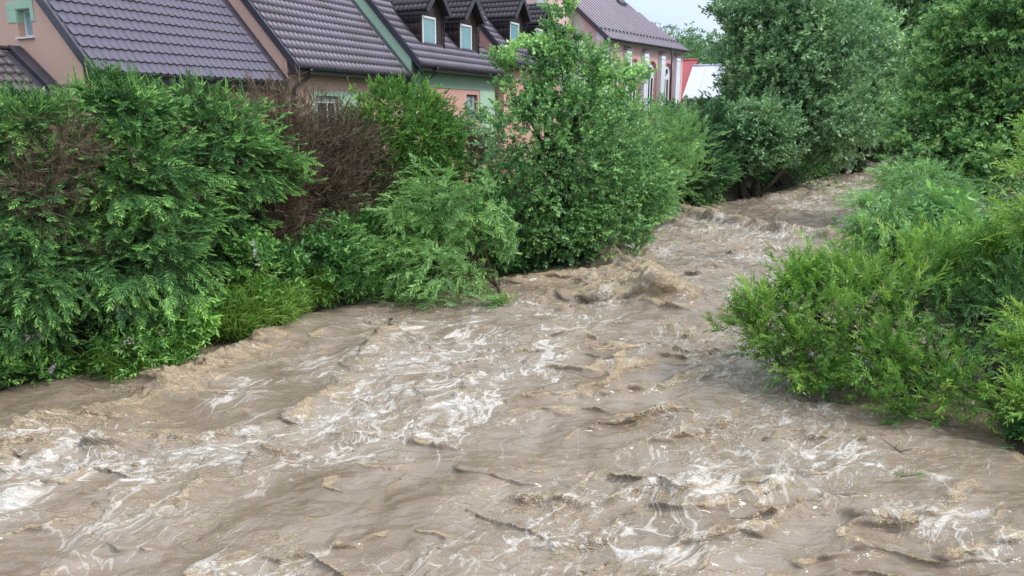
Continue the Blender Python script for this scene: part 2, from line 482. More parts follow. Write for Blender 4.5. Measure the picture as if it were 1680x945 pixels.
def dormer(h, z, x0, first=True, pipe=False):
    """gabled wooden dormer; x0 is its left side, front wall at y=.67"""
    W_ = 1.35
    yf, x1 = .67, x0 + W_
    zt = z + 1.84
    xc = x0 + W_ / 2
    apex = z + 2.60
    b = MB()
    zb = z + .35
    # front wall with the window opening x0+.07 .. x0+.97, z+.48 .. z+1.66
    wa, wb, w0, w1 = x0 + .09, x0 + .98, z + .49, z + 1.68
    b.box(x0, wa, yf, yf + .08, zb, zt); b.box(wb, x1, yf, yf + .08, zb, zt)
    b.box(wa, wb, yf, yf + .08, zb, w0); b.box(wa, wb, yf, yf + .08, w1, zt)
    b.extrude([(x0, yf, zt), (x1, yf, zt), (xc, yf, apex - .02)], (0, .08, 0))
    body = b.build('dormer', M['wood'], h)
    # vertical boards, proud of the front wall
    bb = MB()
    x = x0 + .10
    while x < x1 - .05:
        top = zt + (apex - zt) * (1 - abs(x + .045 - xc) / (W_ / 2)) - .12
        lo = w1 + .012 if x < wb + .02 else zb
        if top > lo + .05: bb.box(x, x + .088, yf - .014, yf - .001, lo, top)
        x += .1
    tag(bb.build('boards', M['wood'], body), kind='stuff')
    # cheeks clad in tile sheet: three courses
    for xs, sgn in ((x0, -1), (x1, 1)):
        c = MB()
        c.box(min(xs, xs - sgn * .06), max(xs, xs - sgn * .06), yf + .082, 2.0, zb, zt)
        c.build('cheek', M['tile_dark'], body)
        tile_strip((xs + sgn * .004, 2.0 if sgn < 0 else yf + .09, z + .36), (0, sgn, 0) if sgn > 0 else (0, -1, 0), (0, 0, 1), (sgn, 0, 0), 7, 4, 'cheek_tiles', M['tile_dark'], body, tw=.19, tl=.36, k=4)
    # corner posts
    for xx in (x0 - .045, x1 - .04):
        MB().box(xx, xx + .085, yf - .03, yf + .07, zb, zt + .02).build('corner_post', M['wood'], body)
    # roof: two tiled slopes, boards, barge boards
    pitch = math.atan2(apex - zt, W_ / 2)
    c_, s_ = math.cos(pitch), math.sin(pitch)
    oh, yo = .17, .32
    L = (W_ / 2) / c_ + oh
    nrow = 4
    for sgn in (-1, 1):
        foot = np.array([xc + sgn * (L * c_), yf - yo, apex + .10 - L * s_])
        upv = np.array([-sgn * c_, 0, s_])
        nr_ = np.array([sgn * s_, 0, c_])
        nco = 13
        if sgn < 0: org, al = foot + np.array([0, nco * TW, 0]), (0, -1, 0)
        else: org, al = foot, (0, 1, 0)
        tile_strip(org, al, upv, nr_, nco, nrow, 'dormer_tiles', M['tile_dark'], body, tl=L / nrow)
        dk = MB()
        y0_, y1_ = yf - yo + .02, yf - yo + nco * TW
        p = [foot + nr_ * -.015, foot + nr_ * -.015 + upv * L]
        q = [p[0] - nr_ * .05, p[1] - nr_ * .05]
        poly = [p[0], p[1], q[1], q[0]]
        dk.extrude([(a[0], y0_, a[2]) for a in poly], (0, y1_ - y0_, 0))
        dk.build('roof_deck', M['wood'], body)
        bg_ = MB()
        poly = [foot + nr_ * .035 - upv * .03, foot + nr_ * .035 + upv * (L), foot - nr_ * .13 + upv * (L - .0), foot - nr_ * .13 - upv * .03]
        bg_.extrude([(a[0], yf - yo - .03, a[2]) for a in poly], (0, .047, 0))
        bg_.build('barge_board', M['trim'], body)
        # boxed side eave
        e0, e1 = sorted((xc + sgn * (L * c_ - .02), xc + sgn * (W_ / 2 + .002)))
        ev = MB(); ev.box(e0, e1, yf - .1, 2.2, foot[2] - .13, foot[2] - .035)
        ev.build('eave_board', M['trim'], body)
    MB().tube([(xc, yf - yo - .02, apex + .12), (xc, yf - yo + 13 * TW, apex + .12)], .05, 8).build('ridge_cap', M['tile_dark'], body, True)
    window(body, 'x', yf + .005, wa, wb, w0, w1, .075, 'glass', depth=.07)
    MB().box(x0 - .02, x1 + .05, yf - .16, yf - .001, zb + .075, zb + .1).build('sill_flashing', M['trim'], body)
    # apron of lead at the foot
    MB().box(x0 + .1, x1 + .02, yf - .10, yf - .02, zb - .08, zb + .072).build('apron', M['trim'], body)
    p = MB()
    p.tube([(x1 + .12, yf - .15, zt - .06), (x1 + .12, yf - .15, zt - .16), (x1 + .06, yf - .07, zt - .28), (x1 + .05, yf - .06, z + .55)], .028, 8)
    p.build('downpipe', M['gutter'], body, True)
dormer(h3, z, 1.15); dormer(h3, z, 3.75)
z4 = 6.544 - GR
h4, z, roof4 = make_house('row_house', 'farthest row house, its dormer half hidden behind the tall alder', E4, 6.0, GR, 'salmon', right_band=.12)
dormer(h4, z, 1.15); dormer(h4, z, 3.75)

# low annex with a dark roof, left of the first house
def annex():
    E0 = E1 - U * 3.6 - N * 1.0 + np.array([0, 0, -.42])
    a = empty('garage_annex', (E0[0], E0[1], GR), RZ)
    tag(a, 'low annex with a very dark tiled roof against the nearest gable wall', 'annex')
    z = E0[2] - GR
    t = R(36); c, s, tt = math.cos(t), math.sin(t), math.tan(t)
    run, W_ = 1.22, 3.64
    b = MB(); b.box(.1, W_ - .02, .3, run * 2 - .3, -1.5, z - .02); b.build('walls', M['peach'], a)
    d = MB()
    d.extrude([(0, 0, z - .03), (W_, 0, z - .03), (W_, run, z + run * tt - .04), (0, run, z + run * tt - .04)], (0, 0, -.08))
    d.extrude([(0, run, z + run * tt - .04), (W_, run, z + run * tt - .04), (W_, run * 2, z - .03), (0, run * 2, z - .03)], (0, 0, -.08))
    rf = d.build('roof', M['trim'], a)
    nr = 5
    tile_strip((.02, 0, z), (1, 0, 0), (0, c, s), (0, -s, c), 17, nr, 'roof_tiles', M['tile_dark'], rf, tl=run / c / nr)
    tile_strip((.02 + 17 * TW, run * 2, z), (-1, 0, 0), (0, -c, s), (0, s, c), 17, nr, 'rear_roof_tiles', M['tile_dark'], rf, tl=run / c / nr)
    MB().tube([(0, run, z + run * tt + .02), (W_, run, z + run * tt + .02)], .05, 8).build('ridge_cap', M['tile_dark'], a, True)
    v = MB()
    x0, x1 = W_ - .28, W_ - .01
    v.hexa([(x0, -.03, z - .2), (x1, -.03, z - .2), (x1, run, z + run * tt - .18), (x0, run, z + run * tt - .18)],
           [(x0, -.03, z + .05), (x1, -.03, z + .05), (x1, run, z + run * tt + .09), (x0, run, z + run * tt + .09)])
    v.build('wall_flashing', M['trim'], a)
annex()

# ------------------------------------------------------------------ church
M['pink'] = mat('pink_render', (.76, .50, .46), .9, .2, noise=(.8, .5, (.70, .46, .42)), bump=(30, .3, .02))
M['rose'] = mat('rose_render', (.60, .30, .25), .9, .2, noise=(.8, .5, (.48, .22, .18)), bump=(30, .3, .02))
M['white'] = mat('white_render', (.80, .82, .86), .9, .2, noise=(.7, .5, (.62, .64, .66)), bump=(30, .3, .02))
M['cream'] = mat('cream_render', (.62, .62, .52), .9, .2, noise=(.7, .5, (.52, .52, .42)), bump=(30, .3, .02))
M['seam'] = mat('brown_sheet_roof', (.42, .365, .385), .42, .5, .4, noise=(.9, .5, (.38,.29,.32)), bump=(14, .15, .02))
M['redroof'] = mat('red_sheet_roof', (.40, .07, .07), .45, .5, .1, noise=(.9, .5, (.33, .06, .06)))
M['paleroof'] = mat('pale_sheet_roof', (.62, .60, .68), .4, .5, .1, noise=(.6, .5, (.54, .52, .58)))
M['blueroof'] = mat('blue_grey_roof', (.06, .07, .12), .4, .5, .1, noise=(1.2, .5, (.09, .1, .15)))
M['oldwood'] = mat('weathered_timber', (.30, .24, .18), .85, .2, noise=(5, .8, (.12, .09, .07)), bump=(16, .5, .02))

def church():
    phi = R(36.9)
    GRc = 2.6
    E = (6.978, 57.0, 10.009)
    c = empty('church', (E[0], E[1], GRc), R(90 - 36.9))
    tag(c, 'pink church with white buttresses, arched windows and brown standing seam roof', 'church')
    z = E[2] - GRc
    LEN, WID, t = 14.0, 14.0, R(40)
    tt = math.tan(t)
    run = WID / 2
    zr = z + run * tt
    # long wall facing the river at y=.5, with bays
    bays = [(.62, 3.30), (4.5, 6.25), (7.5, 9.25), (10.5, 12.05)]
    wins = []
    centres = [2.1, 5.12, 8.12, 11.05]
    wm = MB()
    WY, TK = .5, .5
    def arch_wall(x0, x1, xc, r, zs, zbot):
        """wall from x0 to x1 with an arched opening radius r springing at zs, bottom zbot"""
        top = z - .05
        wm.box(x0, xc - r, WY, WY + TK, 0, top); wm.box(xc + r, x1, WY, WY + TK, 0, top)
        wm.box(xc - r, xc + r, WY, WY + TK, 0, zbot)
        n = 14
        pts = [(xc - r * math.cos(math.pi * i / n), zs + r * math.sin(math.pi * i / n)) for i in range(n + 1)]
        for (xa, za), (xb, zb) in zip(pts[:-1], pts[1:]):
            wm.hexa([(xa, WY, za), (xb, WY, zb), (xb, WY + TK, zb), (xa, WY + TK, za)], [(xa, WY, top), (xb, WY, top), (xb, WY + TK, top), (xa, WY + TK, top)])
    edges = [0, 3.65, 6.6, 9.6, LEN]
    rad, spring, bot = .80, z - 2.0, z - 5.4
    for i, xc in enumerate(centres): arch_wall(edges[i], edges[i + 1], xc, rad, spring, bot)
    wm.build('river_wall', M['pink'], c)
    def ring(mb, xc, zs, r0, r1, y0, y1, zb, n=14):
        """arched band between radii r0 < r1 with straight legs down to zb"""
        P = lambda r, i: (xc - r * math.cos(math.pi * i / n), zs + r * math.sin(math.pi * i / n))
        for i in range(n):
            a, b, d, e = P(r0, i), P(r0, i + 1), P(r1, i + 1), P(r1, i)
            mb.hexa([(a[0], y0, a[1]), (b[0], y0, b[1]), (b[0], y1, b[1]), (a[0], y1, a[1])], [(e[0], y0, e[1]), (d[0], y0, d[1]), (d[0], y1, d[1]), (e[0], y1, e[1])])
        mb.box(xc - r1, xc - r0, y0, y1, zb, zs); mb.box(xc + r0, xc + r1, y0, y1, zb, zs)
    for xc in centres:
        b = MB()
        ring(b, xc, spring, .66, .795, .56, .98, bot)
        ring(b, xc, spring, .806, .92, .44, .499, bot)
        arch = b.build('window_arch', M['rose'], c)
        p = MB()       # white infill panel behind the arch with round and lancet holes left as raised rims
        n = 14
        poly = [(xc - .66, .63, bot)] + [(xc - .66 * math.cos(math.pi * i / n), .63, spring + .66 * math.sin(math.pi * i / n)) for i in range(n + 1)] + [(xc + .66, .63, bot)]
        p.extrude(poly[::-1], (0, .1, 0))
        p.build('tracery_panel', M['white'], arch)
        def disc(r, zz, y, nm, m_):
            q = MB(); q.extrude([(xc + r * math.cos(2 * math.pi * i / 16), y, zz + r * math.sin(2 * math.pi * i / 16)) for i in range(16)], (0, .03, 0)); return q.build(nm, m_, arch)
        disc(.25, spring + .14, .598, 'round_pane', M['glass_dark'])
        rr = MB()
        for s0 in range(16):
            a0, a1 = 2 * math.pi * s0 / 16, 2 * math.pi * (s0 + 1) / 16
            f = lambda r, a, y: (xc + r * math.cos(a), y, spring + .14 + r * math.sin(a))
            rr.hexa([f(.24, a0, .585), f(.24, a1, .585), f(.24, a1, .627), f(.24, a0, .627)], [f(.30, a0, .585), f(.30, a1, .585), f(.30, a1, .627), f(.30, a0, .627)])
        rr.build('round_frame', M['white'], arch)
        for sx in (-.27, .27):
            q = MB(); n2 = 8; r = .155; zs = spring - .62
            pl = [(xc + sx - r, .60, bot + .1)] + [(xc + sx - r * math.cos(math.pi * i / n2), .60, zs + r * math.sin(math.pi * i / n2)) for i in range(n2 + 1)] + [(xc + sx + r, .60, bot + .1)]
            q.extrude(pl[::-1], (0, .028, 0)); q.build('lancet_pane', M['glass_dark'], arch)
    # buttresses
    for x0, wd in ((.02, .68), (3.3, .72), (6.25, .72), (9.25, .72), (12.15, .74)):
        b = MB()
        b.box(x0, x0 + wd, .2, WY - .002, 0, z - .62)
        bt = b.build('buttress', M['white'], c)
        k = MB(); k.hexa([(x0 - .05, .12, z - .6), (x0 + wd + .05, .12, z - .6), (x0 + wd + .05, WY - .004, z - .6), (x0 - .05, WY - .004, z - .6)],
                         [(x0 - .05, .12, z - .55), (x0 + wd + .05, .12, z - .55), (x0 + wd + .05, WY - .004, z - .25), (x0 - .05, WY - .004, z - .25)])
        k.build('buttress_cap', M['seam'], bt)
        k = MB(); k.box(x0 - .03, x0 + wd + .03, .17, .198, z - .95, z - .88); k.build('band', M['white'], bt)
    b = MB(); b.box(-.02, LEN + .02, .38, WY - .003, z - .28, z - .02); b.build('cornice', M['cream'], c)
    # gable wall facing the camera, at x=.3
    b = MB()
    wall_cells(b, 'y', .3, .4, [(WY + TK + .002, run, z + (WY + TK) * tt - .1, zr - .2), (run, WID - .5, zr - .2, z + .5 * tt - .1)], 0, [])
    b.build('gable_wall', M['cream'], c)
    for y0, y1, mt, tp in ((.50, 1.15, 'white', .1), (1.17, 2.3, 'pink', .8), (3.9, 4.5, 'white', 3.0), (4.52, 6.6, 'pink', 3.0)):
        b = MB(); off = .06 if mt == 'white' else .03
        lo, hi = (y0, y1)
        b.hexa([(.3 - off, hi, 0), (.3 - off, lo, 0), (.298, lo, 0), (.298, hi, 0)], [(.3 - off, hi, z + hi * tt - .35), (.3 - off, lo, z + lo * tt - .35), (.298, lo, z + lo * tt - .35), (.298, hi, z + hi * tt - .35)])
        b.build('gable_pilaster', M[mt], c)
    b = MB(); b.box(LEN - .4, LEN, 1.0, WID - .5, 0, z); b.box(.7, LEN, WID - .9, WID - .5, 0, z); b.build('rear_wall', M['pink'], c)
    # roof: near gable, hipped far end
    hip = 4.2
    rf = MB()
    A, B_, C_, D_ = (0, 0, z), (LEN + .1, 0, z), (LEN - hip, run, zr), (0, run, zr)
    rf.extrude([A, B_, C_, D_], (0, 0, -.12))
    rf.extrude([D_, C_, (LEN + .1, WID, z), (0, WID, z)], (0, 0, -.12))
    rf.extrude([B_, (LEN + .1, WID, z), C_], (0, 0, -.12))
    roof = rf.build('roof', M['seam'], c)
    sm = MB()
    x = .0
    while x < LEN - .1:
        top = 1.0 if x <= LEN - hip else (LEN + .1 - x) / (hip + .1)
        y1, z1_ = run * top, z + run * top * tt
        sm.hexa([(x, -.02, z + .001), (x + .05, -.02, z + .001), (x + .05, y1, z1_), (x, y1, z1_)], [(x, -.02, z + .1), (x + .05, -.02, z + .1), (x + .05, y1, z1_ + .1), (x, y1, z1_ + .1)])
        x += .56
    tag(sm.build('standing_seam', M['seam'], roof), kind='stuff')
    sg = MB()
    x = .28
    while x < LEN - .5:
        sg.box(x - .1, x + .1, .72, .8, z + .74 * tt, z + .74 * tt + .2); x += .56
    tag(sg.build('snow_guard', M['trim'], roof), kind='stuff')
    sg = MB(); sg.hexa([(9.1, 4.2, z + 4.2 * tt), (10.3, 4.2, z + 4.2 * tt), (10.3, 4.6, z + 4.6 * tt), (9.1, 4.6, z + 4.6 * tt)], [(9.1, 4.2, z + 4.2 * tt + .3), (10.3, 4.2, z + 4.2 * tt + .3), (10.3, 4.5, z + 4.6 * tt + .3), (9.1, 4.5, z + 4.6 * tt + .3)])
    sg.build('roof_hatch', M['trim'], roof)
    b = MB(); b.tube([(-.05, -.1, z - .05), (LEN + .15, -.1, z - .05)], .1, 8); b.build('gutter', M['trim'], c, True)
    b = MB(); b.box(-.1, .0, -.1, run, z - .3, z - .29)
    v = MB(); v.hexa([(-.1, -.1, z - .35), (-.01, -.1, z - .35), (-.01, run, zr - .3), (-.1, run, zr - .3)], [(-.1, -.1, z + .08), (-.01, -.1, z + .08), (-.01, run, zr + .12), (-.1, run, zr + .12)])
    v.build('verge_board', M['trim'], c)
    for px in (.05, 10.35):
        p = MB(); p.tube([(px, -.1, z - .1), (px, -.1, z - .3), (px - .1, -.2, z - .7), (px - .1, -.22, 0)], .075, 8); p.build('downpipe', M['trim'], c, True)
    # taller front block behind the gable
    tb = MB(); tb.box(-3.2, .29, 3.2, 11, 0, z + 4.2); tb.build('front_block', M['pink'], c)
    for y in (3.3, 5.2, 7.1):
        pb = MB(); pb.box(-3.3, -3.202, y, y + .7, 0, z + 4.2); pb.build('gable_pilaster', M['white'], c)
    window(c, 'y', -3.31, 8.2, 9.6, z + 1.2, z + 4.0, .12, 'glass', depth=.1, mullion=8.9)
    # blue-grey porch roof by the gable
    pr = MB(); pr.extrude([(-2.2, .8, z - 1.5), (.25, .8, z - 1.5), (.25, 3.1, z + .1), (-2.2, 3.1, z + .1)], (0, 0, -.12)); pr.build('porch_roof', M['blueroof'], c)
    pr = MB(); pr.box(-2.0, .25, 1.2, 3.0, 0, z - 1.7); pr.build('porch', M['cream'], c)
church()

# ------------------------------------------------------------------ houses farther upstream
def gable_house(name, label, P, rz, L, run, eave, pitch, ground, roofmat, wallmat, lattice=False):
    h = empty(name, (P[0], P[1], ground), rz)
    tag(h, label, 'house')
    tt = math.tan(R(pitch))
    zr = eave + run * tt
    w_ = MB()
    wall_cells(w_, 'y', .3, .25, [(.3, run, eave + .3 * tt - .1, zr - .1), (run, 2 * run - .3, zr - .1, eave + .3 * tt - .1)], -1, [])
    wall_cells(w_, 'y', L - .55, .25, [(.3, run, eave + .3 * tt - .1, zr - .1), (run, 2 * run - .3, zr - .1, eave + .3 * tt - .1)], -1, [])
    wall_cells(w_, 'x', .3, .25, [(.56, L - .56, eave + .1, eave + .1)], -1, [])
    wall_cells(w_, 'x', 2 * run - .55, .25, [(.56, L - .56, eave + .1, eave + .1)], -1, [])
    w_.build('walls', M[wallmat], h)
    r = MB()
    r.extrude([(0, 0, eave), (L, 0, eave), (L, run, zr), (0, run, zr)], (0, 0, -.1))
    r.extrude([(0, run, zr), (L, run, zr), (L, 2 * run, eave), (0, 2 * run, eave)], (0, 0, -.1))
    rf = r.build('roof', M[roofmat], h)
    sm = MB()
    for k in range(int(L / 1.1) + 1):
        x = min(k * 1.1, L - .04)
        sm.hexa([(x, 0, eave), (x + .04, 0, eave), (x + .04, run, zr), (x, run, zr)], [(x, 0, eave + .04), (x + .04, 0, eave + .04), (x + .04, run, zr + .04), (x, run, zr + .04)])
    tag(sm.build('sheet_joint', M[roofmat], rf), kind='stuff')
    MB().tube([(0, run, zr + .02), (L, run, zr + .02)], .09, 6).build('ridge_cap', M[roofmat], h, True)
    if lattice:
        for fx in np.arange(.5, 2 * run - .4, .8):
            top = (fx if fx < run else 2 * run - fx) * tt
            b = MB(); b.box(L - .29, L - .2, fx, fx + .1, 0, eave + top - .1); b.build('timber_post', M['oldwood'], h)
        for zz in np.arange(eave - 1, zr - 1, .8):
            half = (zr - zz) / tt if zz > eave else run - .4
            half = min(half, run - .4)
            b = MB(); b.box(L - .299, L - .17, run - half + .1, run + half - .1, zz, zz + .1); b.build('timber_rail', M['oldwood'], h)
    return h
gable_house('hut', 'small hut with a pale lilac sheet roof and open timber framed gable, behind the hedge', (13.06, 59.3), R(-26), 2.9, 3.0, 5.85 - 2.5, 40, 2.5, 'paleroof', 'oldwood', True)
gable_house('red_roof_house', 'house with a plain red sheet roof beside the far corner of the church', (10.67, 74.04), R(-26), 6.0, 4.0, 6.14 - 2.5, 42, 2.5, 'redroof', 'salmon')

# ------------------------------------------------------------------ river banks, terrain, hill
LB = [(-30, -14), (-18, 1), (-12.5, 7.5), (-8.6, 11.9), (-8.1, 12.7), (-7.3, 13.1), (-6.5, 14.2), (-5.4, 15.2), (-4.9, 16.9), (-3.4, 18.3), (-1.0, 19.9), (.6, 22.3), (3.3, 24.3), (5.3, 29.6), (7.6, 36.6), (11.9, 40.6), (17.3, 47.5), (37.4, 79), (60, 112)]
RB = [(9, -16), (8.2, 0), (7.4, 6), (6.9, 9.2), (7.1, 10.4), (8.3, 12.4), (9.4, 16), (10.6, 19.8), (12.9, 26.0), (17.5, 34), (30, 52), (45, 77), (70, 110)]
POLY = LB + RB[::-1]
def inside(px, py):
    r = np.zeros(np.shape(px), bool)
    n = len(POLY)
    for i in range(n):
        (x0, y0), (x1, y1) = POLY[i], POLY[(i + 1) % n]
        if y0 == y1: continue
        c = ((y0 > py) != (y1 > py)) & (px < (x1 - x0) * (py - y0) / (y1 - y0) + x0)
        r ^= c
    return r
def bank_d(px, py):
    return np.minimum(seg_dist(px, py, LB), seg_dist(px, py, RB))
def ground_z(px, py):
    px = np.asarray(px, float); py = np.asarray(py, float)
    d = bank_d(px, py)
    ins = inside(px, py)
    nz = fbm(px * .5, py * .5, 4, 30)
    out = 1.25 * sstep(-.05, 1.0, d) + .75 * sstep(.8, 4.5, d) + .10 * nz * np.clip(d, 0, 1) + .5 * sstep(20, 60, d)
    return np.where(ins, -.12 - 1.3 * sstep(0, 1.4, d), -.12 + out)
def spaced(a, b, n, c, k):
    t = np.linspace(math.asinh((a - c) / k), math.asinh((b - c) / k), n)
    return c + k * np.sinh(t)
gx = spaced(-700, 900, 210, 4, 14); gy = spaced(-30, 1500, 220, 18, 18)
X, Y = np.meshgrid(gx, gy)
Z = ground_z(X, Y)
def grid_faces(ny, nx):
    i = np.arange((ny - 1) * nx).reshape(ny - 1, nx)[:, :-1].ravel()
    return np.stack([i, i + 1, i + nx + 1, i + nx], 1)
M['soil'] = mat('bank_soil', (.055, .042, .028), .95, .15, noise=(.9, .8, (.045, .06, .022)), bump=(3, .8, .08))
g = np_mesh('ground', np.stack([X, Y, Z], -1).reshape(-1, 3), grid_faces(len(gy), len(gx)), M['soil'], smooth=True)
tag(g, 'dark soil banks on both sides of the river', 'ground', kind='structure')

def hill_z(x, y):
    ridge = 15.5 + 30 * sstep(68, 190, x) + 8 * sstep(40, -60, x) + 1.5 * fbm(x * .02, y * .02, 3, 50)
    return ridge * sstep(95, 205, y) * (1 - .35 * sstep(230, 420, y)) + 1.5
hx = np.linspace(-160, 360, 130); hy = np.linspace(92, 430, 90)
HX, HY = np.meshgrid(hx, hy)
HZ = hill_z(HX, HY)
M['meadow'] = mat('hill_meadow', (.20, .20, .045), .95, .1, noise=(.06, .8, (.28, .22, .07)), bump=(2, .6, .2))
g = np_mesh('hill', np.stack([HX, HY, HZ], -1).reshape(-1, 3), grid_faces(90, 130), M['meadow'], smooth=True)
tag(g, 'wooded hill with a yellow meadow on its crest', 'hill', kind='structure')

# ------------------------------------------------------------------ the flooded river
CRESTS = [  # polyline, height, width, tan foam, roughness
    ([(-4.9, 14.9), (-5.08, 13.53), (-5.48, 12.52), (-5.82, 11.63), (-6.25, 10.9), (-6.8, 10.4), (-7.3, 9.6)], .34, .42, 1.2),
    ([(-2.5, 15.5), (-2.77, 13.53), (-2.87, 12.1), (-3.2, 10.9)], .15, .30, .55),
    ([(-2.3, 16.6), (-2.0, 15.6)], .12, .4, .5),
    ([(3.2, 24.0), (3.7, 22.0), (4.0, 20.0), (3.9, 18.6)], .98, .75, 1.5),
    ([(2.2, 21.2), (3.2, 19.8)], .28, .9, .9), ([(.0, 20.3), (1.8, 21.0)], .18, .6, .75), ([(1.5, 19.0), (2.8, 18.6)], .12, .5, .5),
    ([(8.2, 37.0), (8.9, 34.5), (9.66, 32.4), (10.5, 30.2), (11.66, 28.6), (12.2, 27.2)], .50, .55, .8),
    ([(11, 33.5), (13.0, 31.5)], .2, .6, .4), ([(17, 42), (21, 46)], .45, .8, .4), ([(14, 41), (17, 44)], .35, .7, .5),
    ([(24, 53), (28, 60)], .4, .9, .3),
    ([(2.33, 8.76), (1.58, 8.44), (1.1, 8.19), (.07, 8.29)], .11, .13, .75),
    ([(2.49, 8.22), (3.54, 8.68)], .09, .13, .6), ([(5.77, 8.68), (5.05, 8.07), (4.48, 7.8)], .12, .17, .9),
    ([(-4.17, 10.17), (-4.72, 10.0)], .10, .14, .8), ([(-3.87, 8.93), (-4.04, 8.07)], .10, .15, .8),
    ([(-1.33, 7.35), (-2.07, 7.12)], .07, .1, .5), ([(1.32, 11.77), (2.62, 12.21), (3.67, 13.01)], .13, .16, .8),
    ([(-3.13, 9.66), (-3.41, 9.47)], .16, .16, .3), ([(-4.46, 7.12), (-4.65, 6.79)], .08, .12, .8),
    ([(-5.6, 10.0), (-6.19, 9.96), (-6.52, 9.52), (-6.8, 9.19)], .16, .2, .6), ([(-1.38, 9.86), (-.68, 9.66)], .10, .12, .6),
    ([(3.98, 7.93), (4.3, 7.86)], .13, .12, .8), ([(1.94, 7.41), (2.78, 7.54)], .10, .14, .7), ([(.5, 7.2), (1.0, 7.35)], .09, .12, .6),
    ([(3.0, 7.0), (3.8, 7.3)], .10, .14, .7), ([(4.6, 7.1), (5.4, 7.4)], .09, .15, .7), ([(-.6, 8.9), (.3, 8.7)], .07, .1, .4),
    ([(6.6, 12.3), (5.9, 12.0)], .10, .15, .6), ([(5.0, 16.5), (6.2, 17.6)], .16, .2, .5), ([(5.4, 21.5), (6.6, 22.6)], .2, .25, .5), ([(7.4, 24.5), (8.8, 25.4)], .2, .25, .5)]
FOAM = [(-1.35, 13.18, 1.48, 2.3, 1.15), (-.54, 16.1, .9, 1.62, .95), (1.0, 15.8, 1.5, .9, .5), (-2.26, 11.92, .95, 1.16, .9), (-2.53, 10.39, 1.04, .9, .8), (-3.79, 10.62, .79, .7, .8),
        (-4.46, 11.9, .43, .61, 1), (-4.28, 9.56, .56, .39, .8), (-5.99, 9.19, .87, .72, 1), (-6.03, 8.2, .37, .61, 1), (-4.86, 9.01, .27, .6, 1.1), (1.68, 16.62, .98, 1.35, .6),
        (.69, 13.53, .46, 1.85, .7), (-1.29, 10.62, .94, .94, .6), (-.2, 11.36, .6, .79, .6), (3.73, 9.19, 1.33, .63, .8), (2.35, 8.52, .97, .47, .5), (2.34, 7.66, .67, .52, .4),
        (.43, 8.07, .9, .57, .45), (-1.62, 9.4, .76, .35, .6), (5.46, 25.45, 1.29, 1.81, .7), (7.89, 23.25, 1.42, 2.04, .7), (18.85, 47.52, 3, 5.74, .6),
        (2.55, 14.3, .25, 2.48, .6), (1.04, 7.17, 1.04, .46, .5), (4.39, 8.52, .77, .63, .7), (4.3, 12.52, .9, 1.27, .4), (-3.37, 6.84, .86, .32, .4), (5.32, 7.8, .7, .81, .5),
        (5.94, 19.78, 1.4, 1.12, .55), (-3.6, 16.2, .9, .9, .35), (9.5, 27.5, 2, 2, .7), (7.5, 31, 2, 3, .6), (15, 40, 2.5, 3.5, .5)]
CALM = [(-4.9, 10.95, .75, .55, -.16), (-3.6, 11.9, .9, .9, -.08), (12.2, 33.5, 1.8, 3.0, -.30), (-4.55, 16.0, .9, 1.0, .26), (-3.4, 8.3, .9, .5, -.05), (.9, 9.6, 1.3, .8, -.05), (6.6, 8.6, .8, .6, -.03), (2.8, 16.0, .8, 1.3, -.05)]

